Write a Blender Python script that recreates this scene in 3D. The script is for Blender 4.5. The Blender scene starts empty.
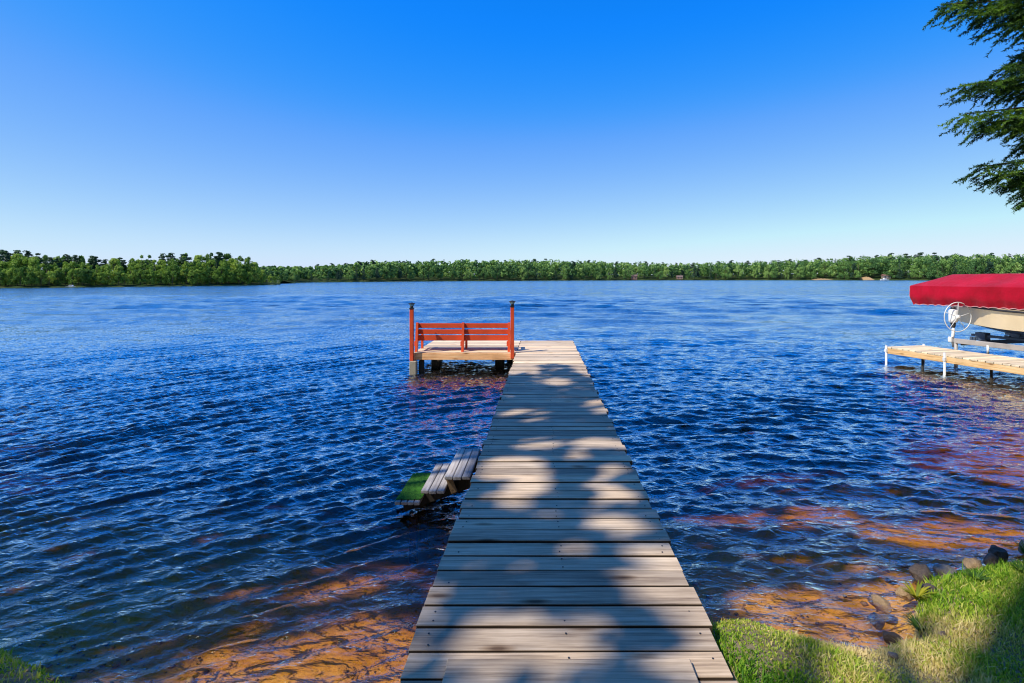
import bpy, math, random
import numpy as np
from mathutils import Vector, Matrix

random.seed(7)
RNG = np.random.default_rng(7)
sc = bpy.context.scene
COL = sc.collection
R = math.radians

# ------------------------------------------------------------------ light
SUN_EL = R(52)
SUN_H = Vector((-0.84, -0.54, 0)).normalized()
SUN = Vector((SUN_H.x * math.cos(SUN_EL), SUN_H.y * math.cos(SUN_EL), math.sin(SUN_EL)))
DECK = 0.43          # deck height above the water
EYE = 1.92           # camera height above the water

# ------------------------------------------------------------------ helpers
def tag(o, label=None, cat=None, group=None, kind=None):
    if label: o['label'] = label
    if cat: o['category'] = cat
    if group: o['group'] = group
    if kind: o['kind'] = kind
    return o

def empty(name, loc=(0, 0, 0), rz=0.0):
    o = bpy.data.objects.new(name, None)
    o.empty_display_size = 0.2
    COL.objects.link(o)
    o.location = loc
    o.rotation_euler = (0, 0, rz)
    return o

def link(name, me, mat, parent=None):
    o = bpy.data.objects.new(name, me)
    COL.objects.link(o)
    if mat and not me.materials:
        me.materials.append(mat)
    if parent:
        o.parent = parent
    return o

class MB:
    """collects shapes for ONE mesh; 'var' is a random number per face (face attribute)"""
    def __init__(self):
        self.v = []; self.f = []; self.var = []; self.sm = []
    def add(self, vs, fs, var=0.5, smooth=False):
        b = len(self.v)
        self.v += [tuple(p) for p in vs]
        self.f += [tuple(b + i for i in f) for f in fs]
        self.var += [var] * len(fs)
        self.sm += [smooth] * len(fs)
    def box(self, c, s, rot=None, var=0.5, ch=0.0):
        """box centred at c with sizes s; ch chamfers all edges"""
        hx, hy, hz = s[0] / 2, s[1] / 2, s[2] / 2
        ch = min(ch, hx * .8, hy * .8, hz * .8)
        M = rot or Matrix.Identity(3)
        c = Vector(c)
        if ch <= 0:
            vs = [Vector((x, y, z)) for z in (-hz, hz) for y in (-hy, hy) for x in (-hx, hx)]
            fs = [(0, 2, 3, 1), (4, 5, 7, 6), (0, 1, 5, 4), (2, 6, 7, 3), (0, 4, 6, 2), (1, 3, 7, 5)]
            self.add([M @ p + c for p in vs], fs, var); return
        vs = []; idx = {}
        for sx in (-1, 1):
            for sy in (-1, 1):
                for sz in (-1, 1):
                    for a in range(3):
                        d = [hx - ch, hy - ch, hz - ch]; d[a] += ch
                        idx[(sx, sy, sz, a)] = len(vs)
                        vs.append(Vector((sx * d[0], sy * d[1], sz * d[2])))
        fs = []
        S = (-1, 1)
        for a in range(3):
            o = [k for k in range(3) if k != a]
            for s_ in S:
                q = []
                for (p, r_) in ((-1, -1), (1, -1), (1, 1), (-1, 1)):
                    k = [0, 0, 0]; k[a] = s_; k[o[0]] = p; k[o[1]] = r_
                    q.append(idx[(k[0], k[1], k[2], a)])
                if (s_ == 1) != (a != 1): q.reverse()
                fs.append(tuple(q))
        for a in range(3):                       # edges along axis a
            o = [k for k in range(3) if k != a]
            for p in S:
                for r_ in S:
                    k0 = [0, 0, 0]; k0[a] = -1; k0[o[0]] = p; k0[o[1]] = r_
                    k1 = list(k0); k1[a] = 1
                    q = [idx[(*k0, o[0])], idx[(*k1, o[0])], idx[(*k1, o[1])], idx[(*k0, o[1])]]
                    n = (vs[q[1]] - vs[q[0]]).cross(vs[q[2]] - vs[q[1]])
                    mid = sum((vs[i] for i in q), Vector()) / 4
                    if n.dot(mid) < 0: q.reverse()
                    fs.append(tuple(q))
        for sx in S:
            for sy in S:
                for sz in S:
                    q = [idx[(sx, sy, sz, 0)], idx[(sx, sy, sz, 1)], idx[(sx, sy, sz, 2)]]
                    if sx * sy * sz < 0: q.reverse()
                    fs.append(tuple(q))
        self.add([M @ p + c for p in vs], fs, var)
    def beam(self, a, b, w, h, var=0.5, ch=0.0, up=(0, 0, 1)):
        """box from a to b, width w (sideways) and height h"""
        a = Vector(a); b = Vector(b)
        d = (b - a); L = d.length; d.normalize()
        u = Vector(up)
        if abs(d.dot(u)) > .98: u = Vector((0, 1, 0))
        s = d.cross(u).normalized(); u = s.cross(d).normalized()
        M = Matrix((d, s, u)).transposed()
        self.box((a + b) / 2, (L, w, h), M, var, ch)
    def tube(self, pts, r, n=10, var=0.5, caps=True, smooth=True):
        pts = [Vector(p) for p in pts]
        rs = r if isinstance(r, (list, tuple)) else [r] * len(pts)
        vs = []; fs = []
        ref = None
        for i, p in enumerate(pts):
            t = (pts[min(i + 1, len(pts) - 1)] - pts[max(i - 1, 0)]).normalized()
            if ref is None:
                ref = Vector((0, 0, 1)) if abs(t.z) < .9 else Vector((1, 0, 0))
            s = t.cross(ref).normalized(); u = s.cross(t).normalized(); ref = u
            for k in range(n):
                a = 2 * math.pi * k / n
                vs.append(p + (s * math.cos(a) + u * math.sin(a)) * rs[i])
        for i in range(len(pts) - 1):
            for k in range(n):
                fs.append((i * n + k, i * n + (k + 1) % n, (i + 1) * n + (k + 1) % n, (i + 1) * n + k))
        if caps:
            fs.append(tuple(range(n - 1, -1, -1)))
            fs.append(tuple((len(pts) - 1) * n + k for k in range(n)))
        self.add(vs, fs, var, smooth)
    def ring(self, c, ax, rad, r, n=40, m=8, sx=1.0):
        c = Vector(c); ax = Vector(ax).normalized()
        u = ax.cross(Vector((0, 0, 1))).normalized(); w = ax.cross(u).normalized()
        vs = []; fs = []
        for i in range(n):
            a = 2 * math.pi * i / n
            rd = u * math.cos(a) + w * math.sin(a)
            for k in range(m):
                b = 2 * math.pi * k / m
                vs.append(c + rd * (rad + r * math.cos(b)) + ax * r * math.sin(b))
        for i in range(n):
            for k in range(m):
                j = (i + 1) % n; l = (k + 1) % m
                fs.append((i * m + k, j * m + k, j * m + l, i * m + l))
        self.add(vs, fs, .5, True)
    def lathe(self, c, prof, n=24, var=.5, smooth=True, ax=None):
        c = Vector(c)
        M = Matrix.Identity(3) if ax is None else Vector((0, 0, 1)).rotation_difference(Vector(ax)).to_matrix()
        vs = []; fs = []
        for (r, z) in prof:
            for k in range(n):
                a = 2 * math.pi * k / n
                vs.append(M @ Vector((r * math.cos(a), r * math.sin(a), z)) + c)
        for i in range(len(prof) - 1):
            for k in range(n):
                fs.append((i * n + k, i * n + (k + 1) % n, (i + 1) * n + (k + 1) % n, (i + 1) * n + k))
        self.add(vs, fs, var, smooth)
        b = len(self.v) - len(vs)
        self.f.append(tuple(b + k for k in range(n - 1, -1, -1))); self.var.append(var); self.sm.append(False)
        self.f.append(tuple(b + (len(prof) - 1) * n + k for k in range(n))); self.var.append(var); self.sm.append(False)
    def build(self, name, mat, parent=None):
        me = bpy.data.meshes.new(name)
        me.from_pydata(self.v, [], self.f)
        at = me.attributes.new('var', 'FLOAT', 'FACE')
        at.data.foreach_set('value', np.array(self.var, dtype=np.float32))
        me.polygons.foreach_set('use_smooth', np.array(self.sm, dtype=bool))
        me.update()
        return link(name, me, mat, parent)

def np_mesh(name, verts, faces, var=None, smooth=False, vvar=None, normals=None):
    """verts (n,3), faces (m,k) of one size"""
    me = bpy.data.meshes.new(name)
    verts = np.asarray(verts, dtype=np.float32); faces = np.asarray(faces, dtype=np.int32)
    m, k = faces.shape
    me.vertices.add(len(verts)); me.vertices.foreach_set('co', verts.ravel())
    me.loops.add(m * k); me.loops.foreach_set('vertex_index', faces.ravel())
    me.polygons.add(m)
    me.polygons.foreach_set('loop_start', np.arange(0, m * k, k, dtype=np.int32))
    me.polygons.foreach_set('loop_total', np.full(m, k, dtype=np.int32))
    me.polygons.foreach_set('use_smooth', np.full(m, smooth, dtype=bool))
    if var is not None:
        at = me.attributes.new('var', 'FLOAT', 'FACE'); at.data.foreach_set('value', np.asarray(var, dtype=np.float32))
    if vvar is not None:
        at = me.attributes.new('tone', 'FLOAT', 'POINT'); at.data.foreach_set('value', np.asarray(vvar, dtype=np.float32))
    me.update(calc_edges=True)
    return me

# ------------------------------------------------------------------ node materials
class NT:
    def __init__(self, name):
        self.m = bpy.data.materials.new(name); self.m.use_nodes = True
        self.t = self.m.node_tree; self.t.nodes.clear()
        self.out = self.t.nodes.new('ShaderNodeOutputMaterial')
    def n(self, typ, **kw):
        nd = self.t.nodes.new(typ)
        for k, v in kw.items():
            if k.startswith('i_'):
                nd.inputs[k[2:].replace('_', ' ')].default_value = v
            else:
                setattr(nd, k, v)
        return nd
    def l(self, a, b): self.t.links.new(a, b)
    def coords(self, scale=(1, 1, 1), kind='Object', offset=None):
        tc = self.n('ShaderNodeTexCoord'); mp = self.n('ShaderNodeMapping')
        mp.inputs['Scale'].default_value = scale
        self.l(tc.outputs[kind], mp.inputs['Vector'])
        if offset is not None: self.l(offset, mp.inputs['Location'])
        return mp.outputs['Vector']
    def noise(self, vec, scale, detail=4, rough=.55, dist=0):
        nd = self.n('ShaderNodeTexNoise'); nd.inputs['Scale'].default_value = scale
        nd.inputs['Detail'].default_value = detail; nd.inputs['Roughness'].default_value = rough
        nd.inputs['Distortion'].default_value = dist
        if vec is not None: self.l(vec, nd.inputs['Vector'])
        return nd.outputs['Fac']
    def ramp(self, fac, stops, interp='LINEAR'):
        nd = self.n('ShaderNodeValToRGB'); cr = nd.color_ramp; cr.interpolation = interp
        while len(cr.elements) > len(stops): cr.elements.remove(cr.elements[-1])
        while len(cr.elements) < len(stops): cr.elements.new(.5)
        for e, (p, c) in zip(cr.elements, stops):
            e.position = p; e.color = (*c, 1) if len(c) == 3 else c
        self.l(fac, nd.inputs['Fac'])
        return nd.outputs['Color']
    def mix(self, fac, a, b, mode='MIX'):
        nd = self.n('ShaderNodeMix', data_type='RGBA', blend_type=mode)
        for val, key in ((fac, 0), (a, 6), (b, 7)):
            if hasattr(val, 'is_linked'): self.l(val, nd.inputs[key])
            elif key == 0: nd.inputs[0].default_value = val
            else: nd.inputs[key].default_value = (*val, 1) if len(val) == 3 else val
        return nd.outputs[2]
    def math(self, op, a, b=None):
        nd = self.n('ShaderNodeMath', operation=op)
        for val, i in ((a, 0), (b, 1)):
            if val is None: continue
            if hasattr(val, 'is_linked'): self.l(val, nd.inputs[i])
            else: nd.inputs[i].default_value = val
        return nd.outputs[0]
    def attr(self, name='var'):
        nd = self.n('ShaderNodeAttribute'); nd.attribute_name = name
        return nd.outputs['Fac']
    def bump(self, h, strength=.3, dist=.01):
        nd = self.n('ShaderNodeBump'); nd.inputs['Strength'].default_value = strength
        nd.inputs['Distance'].default_value = dist
        self.l(h, nd.inputs['Height'])
        return nd.outputs['Normal']
    def pbr(self, color, rough=.6, normal=None, metal=0.0, spec=.4):
        b = self.n('ShaderNodeBsdfPrincipled')
        if hasattr(color, 'is_linked'): self.l(color, b.inputs['Base Color'])
        else: b.inputs['Base Color'].default_value = (*color, 1)
        if hasattr(rough, 'is_linked'): self.l(rough, b.inputs['Roughness'])
        else: b.inputs['Roughness'].default_value = rough
        b.inputs['Metallic'].default_value = metal
        b.inputs['Specular IOR Level'].default_value = spec
        if normal is not None: self.l(normal, b.inputs['Normal'])
        self.l(b.outputs[0], self.out.inputs['Surface'])
        return self.m

def wood_mat(name, c_lo, c_mid, c_hi, axis=0, knots=True, worn=.5, EDGE=(.12, .10, .09)):
    """weathered boards: grain runs along 'axis'; every board gets its own offset and tone from 'var'"""
    t = NT(name)
    var = t.attr()
    comb = t.n('ShaderNodeCombineXYZ')
    for i in range(3): t.l(t.math('MULTIPLY', var, 37.0 + 13 * i), comb.inputs[i])
    def vec(along, across):
        s = [across] * 3; s[axis] = along
        return t.coords(tuple(s), offset=comb.outputs[0])
    grain = t.noise(vec(1.6, 46), 1.0, 6, .62, .6)
    fine = t.noise(vec(5, 190), 1.0, 3, .6)
    broad = t.noise(vec(1.1, 5), 1.0, 3, .5)
    stain = t.noise(t.coords((1, 1, 1)), 2.6, 4, .6)
    g = t.math('ADD', t.math('MULTIPLY', grain, .55), t.math('MULTIPLY', fine, .25))
    g = t.math('ADD', g, t.math('MULTIPLY', broad, .2))
    col = t.ramp(g, [(.36, c_lo), (.49, c_mid), (.64, c_hi)])
    tone = t.ramp(var, [(0, (.62, .62, .64)), (.3, (.86, .85, .85)), (.7, (1.02, 1.0, .97)), (1, (1.22, 1.15, 1.06))])
    col = t.mix(1.0, col, tone, 'MULTIPLY')
    st = t.ramp(stain, [(.33, (.62, .6, .6)), (.6, (1, 1, 1))])
    col = t.mix(worn, col, t.mix(1.0, col, st, 'MULTIPLY'))
    if axis == 0:                           # sawn edges darkened in the colour so the board gaps read as shade
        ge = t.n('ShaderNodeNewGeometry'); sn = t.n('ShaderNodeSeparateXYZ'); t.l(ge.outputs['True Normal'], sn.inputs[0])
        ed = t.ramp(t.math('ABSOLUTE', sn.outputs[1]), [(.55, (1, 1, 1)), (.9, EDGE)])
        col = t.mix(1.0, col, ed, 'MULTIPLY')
    h = g
    if knots:
        vo = t.n('ShaderNodeTexVoronoi', feature='F1'); vo.inputs['Scale'].default_value = 1.0
        t.l(vec(2.3, 7.5), vo.inputs['Vector'])
        k = t.ramp(vo.outputs['Distance'], [(.05, (.3, .24, .2)), (.13, (.72, .66, .6)), (.2, (1, 1, 1))])
        col = t.mix(1.0, col, k, 'MULTIPLY')
    return t.pbr(col, .78, t.bump(h, .45, .004), spec=.25)

def paint_mat(name, col, rough=.5, wear=.25, wearcol=(.3, .22, .16), scale=9, spec=.4):
    t = NT(name)
    n = t.noise(t.coords(), scale, 6, .65)
    n2 = t.noise(t.coords((1, 1, 1)), scale * .35, 3, .5)
    c = t.ramp(n2, [(.3, tuple(x * .78 for x in col)), (.7, tuple(min(1, x * 1.12) for x in col))])
    m = t.ramp(n, [(.64, (0, 0, 0)), (.75, (1, 1, 1))])
    c = t.mix(t.math('MULTIPLY', m, wear), c, wearcol)
    return t.pbr(c, rough, t.bump(n, .15, .002), spec=spec)

def leaf_mat(name, stops, trans=.3, obj_rand=True, spec=.25):
    t = NT(name)
    var = t.attr()
    f = var
    if obj_rand:
        oi = t.n('ShaderNodeObjectInfo')
        f = t.math('ADD', t.math('MULTIPLY', var, .4), t.math('MULTIPLY', oi.outputs['Random'], .6))
    col = t.ramp(f, stops)
    d = t.n('ShaderNodeBsdfPrincipled'); t.l(col, d.inputs['Base Color'])
    d.inputs['Roughness'].default_value = .6; d.inputs['Specular IOR Level'].default_value = spec
    tr = t.n('ShaderNodeBsdfTranslucent')
    t.l(t.mix(1.0, col, (1.25, 1.3, .6), 'MULTIPLY'), tr.inputs['Color'])
    mx = t.n('ShaderNodeMixShader'); mx.inputs[0].default_value = trans
    t.l(d.outputs[0], mx.inputs[1]); t.l(tr.outputs[0], mx.inputs[2])
    t.l(mx.outputs[0], t.out.inputs['Surface'])
    return t.m

MAT = {}
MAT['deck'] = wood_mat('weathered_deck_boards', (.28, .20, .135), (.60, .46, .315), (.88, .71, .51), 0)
MAT['deck_end'] = wood_mat('pale_tan_deck_boards', (.52, .37, .22), (.84, .63, .41), (.95, .80, .58), 0, worn=.2)  # paler, warmer tan for the end boards and the platform
MAT['frame_wood'] = wood_mat('dock_frame_wood', (.13, .085, .05), (.28, .19, .11), (.42, .30, .18), 1)
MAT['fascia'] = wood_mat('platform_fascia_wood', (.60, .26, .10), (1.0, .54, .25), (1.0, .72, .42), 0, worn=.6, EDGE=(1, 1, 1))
MAT['post_wet'] = wood_mat('wet_dark_posts', (.012, .010, .008), (.03, .026, .02), (.06, .05, .04), 2, knots=False)
MAT['step_wood'] = wood_mat('grey_step_boards', (.26, .23, .20), (.50, .46, .42), (.72, .68, .62), 1, worn=.6)
MAT['step_frame'] = wood_mat('tan_step_frame', (.16, .10, .05), (.32, .21, .11), (.45, .32, .18), 1, knots=False)
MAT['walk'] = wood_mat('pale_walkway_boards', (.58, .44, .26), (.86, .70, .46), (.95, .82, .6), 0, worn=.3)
MAT['walk_side'] = wood_mat('tan_walkway_side', (.46, .26, .10), (.80, .50, .22), (.92, .66, .36), 1, worn=.4)
MAT['bark'] = wood_mat('tree_bark', (.03, .022, .016), (.075, .058, .042), (.14, .115, .09), 2, knots=False)
MAT['red'] = paint_mat('red_bench_paint', (.70, .080, .020), .5, .25, (.2, .05, .03))
MAT['concrete'] = paint_mat('pale_post_foot', (.33, .29, .22), .9, .8, (.18, .16, .12), 14)
MAT['white'] = paint_mat('white_painted_metal', (.78, .78, .76), .35, .1, (.5, .45, .4))
MAT['alu'] = paint_mat('grey_aluminium', (.40, .37, .34), .45, .25, (.25, .22, .2), 12)
MAT['black'] = paint_mat('black_plastic', (.018, .018, .02), .45, .1, (.05, .05, .05))
MAT['darkmetal'] = paint_mat('dark_steel', (.03, .03, .033), .5, .4, (.08, .06, .05))
MAT['bluegrey'] = paint_mat('blue_grey_roller', (.09, .13, .19), .5, .1, (.1, .1, .1))
MAT['cream'] = paint_mat('cream_hull_gelcoat', (.84, .66, .40), .22, .08, (.4, .3, .2), 3, spec=.5)
MAT['hullbottom'] = paint_mat('brown_hull_bottom', (.10, .066, .04), .45, .3, (.05, .04, .03), 6)
MAT['glass'] = None

def canvas_mat():
    t = NT('crimson_canvas')
    v = t.coords()
    n = t.noise(v, 2.2, 4, .6)
    w = t.n('ShaderNodeTexNoise'); w.inputs['Scale'].default_value = 260; t.l(v, w.inputs['Vector'])
    c = t.ramp(n, [(.3, (.32, .0006, .012)), (.7, (.52, .0014, .026))])
    b = t.math('ADD', t.math('MULTIPLY', n, .8), t.math('MULTIPLY', w.outputs['Fac'], .05))
    m = t.pbr(c, .7, t.bump(b, .6, .06), spec=.12)
    bs = [x for x in t.t.nodes if x.type == 'BSDF_PRINCIPLED'][0]
    bs.inputs['Sheen Weight'].default_value = .75; bs.inputs['Sheen Roughness'].default_value = .4
    bs.inputs['Sheen Tint'].default_value = (1, .42, .42, 1)
    return m
MAT['canvas'] = canvas_mat()

def glass_mat():
    t = NT('lantern_glass')
    b = t.n('ShaderNodeBsdfPrincipled')
    b.inputs['Base Color'].default_value = (.35, .5, .42, 1); b.inputs['Roughness'].default_value = .12
    b.inputs['Transmission Weight'].default_value = .6
    t.l(b.outputs[0], t.out.inputs['Surface']); return t.m
MAT['glass'] = glass_mat()

def turf_mat():
    t = NT('green_step_mat')
    n = t.noise(t.coords(), 120, 3, .6); n2 = t.noise(t.coords(), 9, 3, .5)
    c = t.ramp(t.math('ADD', t.math('MULTIPLY', n, .5), t.math('MULTIPLY', n2, .5)), [(.32, (.010, .045, .010)), (.50, (.05, .17, .018)), (.68, (.17, .36, .05))])
    return t.pbr(c, .95, t.bump(n, .8, .01), spec=.1)
MAT['turf'] = turf_mat()

def rock_mat(name, lo, hi):
    t = NT(name)
    n = t.noise(t.coords(), 7, 7, .65); n2 = t.noise(t.coords(), 40, 4, .6)
    c = t.ramp(n, [(.32, lo), (.68, hi)])
    c = t.mix(.35, c, t.ramp(n2, [(.3, tuple(x * .5 for x in lo)), (.7, hi)]))
    return t.pbr(c, .7, t.bump(t.math('ADD', n, t.math('MULTIPLY', n2, .3)), .6, .02), spec=.4)
MAT['rock_tan'] = rock_mat('tan_shore_rock', (.22, .13, .06), (.52, .36, .19))
MAT['rock_dark'] = rock_mat('dark_shore_rock', (.035, .028, .024), (.15, .11, .085))
MAT['rock_grey'] = rock_mat('grey_shore_rock', (.10, .095, .09), (.33, .30, .27))

def ground_mat():
    """bank soil above the water line; sand under shallow water turning to silt where the lake is deep"""
    t = NT('bank_and_lake_bed')
    v = t.coords()
    geo = t.n('ShaderNodeNewGeometry'); sep = t.n('ShaderNodeSeparateXYZ'); t.l(geo.outputs['Position'], sep.inputs[0])
    n = t.noise(v, 3.2, 6, .62); n2 = t.noise(v, 26, 5, .62); n3 = t.noise(v, 140, 3, .6)
    mixn = t.math('ADD', t.math('MULTIPLY', n, .34), t.math('ADD', t.math('MULTIPLY', n2, .34), t.math('MULTIPLY', n3, .32)))
    sand = t.ramp(mixn, [(.32, (.36, .19, .06)), (.47, (.76, .44, .12)), (.62, (1.0, .68, .23))])
    silt = t.ramp(mixn, [(.35, (.012, .010, .007)), (.65, (.05, .038, .022))])
    soil = t.ramp(mixn, [(.34, (.07, .05, .025)), (.5, (.24, .19, .10)), (.66, (.48, .39, .22))])
    z = t.math('ADD', sep.outputs[2], t.math('MULTIPLY', t.math('SUBTRACT', n, .5), .25))
    deep = t.n('ShaderNodeMapRange'); t.l(z, deep.inputs[0])
    deep.inputs[1].default_value = -.22; deep.inputs[2].default_value = -.85
    dry = t.n('ShaderNodeMapRange'); t.l(sep.outputs[2], dry.inputs[0])
    dry.inputs[1].default_value = .0; dry.inputs[2].default_value = .05
    c = t.mix(deep.outputs[0], sand, silt)
    c = t.mix(dry.outputs[0], c, soil)
    return t.pbr(c, .9, t.bump(mixn, .6, .03), spec=.15)
MAT['ground'] = ground_mat()

def water_mat():
    t = NT('lake_water')
    # fine ripples on top of the modelled waves near the shore
    a = t.noise(t.coords((1.0, 1.9, 1)), 4.5, 3, .55, .3)
    b = t.noise(t.coords((1.0, 1.8, 1)), 13.0, 3, .55, .4)
    h = t.math('ADD', t.math('MULTIPLY', a, .55), t.math('MULTIPLY', b, .30))
    nrm = t.bump(h, 1.0, WATER_BUMP)
    # open water: small wind-driven facets, stronger away from the sheltered shore
    geo = t.n('ShaderNodeNewGeometry'); sp = t.n('ShaderNodeSeparateXYZ'); t.l(geo.outputs['Position'], sp.inputs[0])
    far = t.n('ShaderNodeMapRange', interpolation_type='SMOOTHSTEP'); t.l(sp.outputs[1], far.inputs[0])
    far.inputs[1].default_value = 7; far.inputs[2].default_value = 42
    nz = t.n('ShaderNodeTexNoise'); nz.inputs['Scale'].default_value = 1.0; nz.inputs['Detail'].default_value = 4; nz.inputs['Roughness'].default_value = .65
    t.l(t.coords((.55, 1.5, 1)), nz.inputs['Vector'])
    gust = t.noise(t.coords((.02, .07, 1)), 1.0, 4, .6)
    gs = t.n('ShaderNodeMapRange'); t.l(gust, gs.inputs[0]); gs.inputs[1].default_value = .3; gs.inputs[2].default_value = .7; gs.inputs[3].default_value = .55; gs.inputs[4].default_value = 1.3
    def vm(op, p, q):
        nd = t.n('ShaderNodeVectorMath', operation=op)
        for val, i in ((p, 0), (q, 1)):
            if hasattr(val, 'is_linked'): t.l(val, nd.inputs[i])
            else: nd.inputs[i].default_value = val
        return nd.outputs[0]
    amt = t.math('MULTIPLY', far.outputs[0], gs.outputs[0])
    k = t.n('ShaderNodeCombineXYZ'); k.inputs[2].default_value = 0
    t.l(t.math('MULTIPLY', amt, .7), k.inputs[0]); t.l(t.math('MULTIPLY', amt, 1.15), k.inputs[1])
    sh = t.n('ShaderNodeMapRange', interpolation_type='SMOOTHSTEP'); t.l(sp.outputs[1], sh.inputs[0])
    sh.inputs[1].default_value = 2.8; sh.inputs[2].default_value = 5.8
    # groups of wavelets that stay readable far out
    grp = t.noise(t.coords((1.0, .24, 1)), 1.0, 5, .72, .3)
    grp2 = t.noise(t.coords((.25, .055, 1)), 1.0, 5, .7, .3)
    gtilt = t.math('ADD', t.math('MULTIPLY', t.math('SUBTRACT', grp, .5), .75), t.math('MULTIPLY', t.math('SUBTRACT', grp2, .5), .35))
    pert = vm('MULTIPLY', vm('SUBTRACT', nz.outputs['Color'], (.5, .5, .5)), k.outputs[0])
    tilt = t.n('ShaderNodeCombineXYZ'); t.l(t.math('MULTIPLY', far.outputs[0], t.math('ADD', gtilt, -.06)), tilt.inputs[1])
    nrm = vm('NORMALIZE', vm('ADD', vm('ADD', nrm, pert), tilt.outputs[0]), (0, 0, 0))
    fr = t.n('ShaderNodeFresnel'); fr.inputs['IOR'].default_value = 1.34; t.l(nrm, fr.inputs['Normal'])
    gl = t.n('ShaderNodeBsdfGlossy')
    t.l(t.math('ADD', t.math('MULTIPLY', far.outputs[0], .10), .03), gl.inputs['Roughness'])
    gl.inputs['Color'].default_value = (.90, .96, 1, 1)
    t.l(nrm, gl.inputs['Normal'])
    tr = t.n('ShaderNodeBsdfTransparent'); tr.inputs['Color'].default_value = (1, 1, 1, 1)
    mx = t.n('ShaderNodeMixShader')
    f = t.math('MULTIPLY', t.math('POWER', fr.outputs[0], 1.0), t.math('ADD', t.math('MULTIPLY', sh.outputs[0], 1.9), 1.85))
    t.l(t.math('MINIMUM', f, .96), mx.inputs[0]); t.l(tr.outputs[0], mx.inputs[1]); t.l(gl.outputs[0], mx.inputs[2])
    t.l(mx.outputs[0], t.out.inputs['Surface'])
    va = t.n('ShaderNodeVolumeAbsorption')
    va.inputs['Color'].default_value = (.77, .56, .0, 1); va.inputs['Density'].default_value = 2.5
    t.l(va.outputs[0], t.out.inputs['Volume'])
    return t.m
WATER_BUMP = .065

# ------------------------------------------------------------------ the setting: ground, far shores, water
SHORE_X = np.array([-1500, -60, -20, -6, -4, -2.9, -2.4, -2.1, -1.7, -1.2, -.6, .3, .66, .8, 1.0, 1.2, 1.6, 1.95, 2.1, 2.4, 2.85, 3.3, 4.5, 6, 9, 30, 1500.])
SHORE_Y = np.array([60, 9, 5, 3.2, 2.85, 2.72, 2.58, 2.40, 2.05, 1.85, 1.8, 2.0, 2.62, 2.80, 2.86, 2.77, 2.66, 2.76, 3.02, 3.32, 3.46, 3.56, 3.8, 5.2, 6.2, 9, 80.])

def vnoise(x, y, s, seed=0):
    """smooth pseudo noise from a few sines"""
    r = np.random.default_rng(seed); o = 0
    for i in range(7):
        a = r.uniform(0, 6.283); f = s * r.uniform(.6, 1.9); p = r.uniform(0, 6.283)
        o = o + np.sin((x * math.cos(a) + y * math.sin(a)) * f + p)
    return o / 7 * 1.6

def ground_z(x, y):
    x = np.asarray(x, float); y = np.asarray(y, float)
    w = y - np.interp(x, SHORE_X, SHORE_Y) + .05 * vnoise(x, y, 5, 3)
    land = .03 + (.20 - .11 * np.clip((x - 1.3) / .8, 0, 1)) * (1 - np.exp(np.minimum(w, 0) / .22)) + np.clip(-w, 0, 30) * .045 + .022 * vnoise(x, y, 6, 4) * np.clip(-w * 4, 0, 1)
    land = land + .14 * np.exp(-((x - .74) / .34) ** 2) * np.clip(-w * 2.2 - .05, 0, 1) * (x > .3)
    lake = -.05 - .10 * (1 - np.exp(-np.maximum(w, 0) / .15)) - .075 * np.clip(w, 0, 2.0) - .26 * np.clip(w - 2.0, 0, 7) - .03 * np.clip(w - 8, 0, 90) + .03 * vnoise(x, y, 3, 5) * np.clip(w * 2, 0, 1)
    return np.where(w < 0, land, np.maximum(lake, -4))

def axis(lo, hi, d0, d1, step, g=1.18):
    a = list(np.arange(d0, d1, step))
    s = step; x = d0
    left = []
    while x > lo: s *= g; x -= s; left.append(x)
    s = step; x = a[-1]
    while x < hi: s *= g; x += s; a.append(x)
    return np.array(left[::-1] + a)

def grid_mesh(name, X, Y, Z, smooth=True, **kw):
    ny, nx = X.shape
    v = np.stack([X, Y, Z], -1).reshape(-1, 3)
    i = np.arange(ny * nx).reshape(ny, nx)
    f = np.stack([i[:-1, :-1], i[:-1, 1:], i[1:, 1:], i[1:, :-1]], -1).reshape(-1, 4)
    return np_mesh(name, v, f, smooth=smooth, **kw)

gx = axis(-1600, 1600, -4.5, 5.5, .045); gy = axis(-400, 1700, .8, 6.5, .045)
GX, GY = np.meshgrid(gx, gy)
o = link('ground', grid_mesh('ground', GX, GY, ground_z(GX, GY)), MAT['ground'])
tag(o, 'sandy lake bed and grassy bank at the near shore', kind='structure')

# --- far shores: (picture column -> distance, tree top row) turned once into places in the world
def colx(px, D): return (px - 543) / 530.0 * D
FAR = np.array([  # column, distance of the water line, height of tree tops
    (235, 190, 6.0), (282, 205, 6.4), (300, 221, 6.9), (340, 255, 8.9), (370, 275, 11.2), (450, 330, 13.6), (560, 400, 16.4),
    (640, 450, 16.3), (680, 465, 15.6), (740, 480, 18.0), (820, 475, 19.8), (850, 468, 22.0), (900, 455, 23.6), (960, 430, 22.6),
    (1024, 405, 21.0), (1150, 360, 20), (1300, 320, 19)])
LEFT = np.array([  # the point of land on the left
    (-600, 84, 7), (-260, 92, 8), (-120, 97, 7.2), (0, 104, 6.9), (28, 106, 7.7), (46, 108, 6.4), (60, 109, 6.9), (80, 111, 6.7), (100, 114, 6.3), (125, 118, 6.3),
    (145, 121, 7.2), (190, 129, 7.8), (220, 135, 8.4), (232, 138, 8.2), (248, 142, 7.4), (256, 146, 6.1), (270, 150, 5.6), (280, 153, 4.6)])

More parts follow.
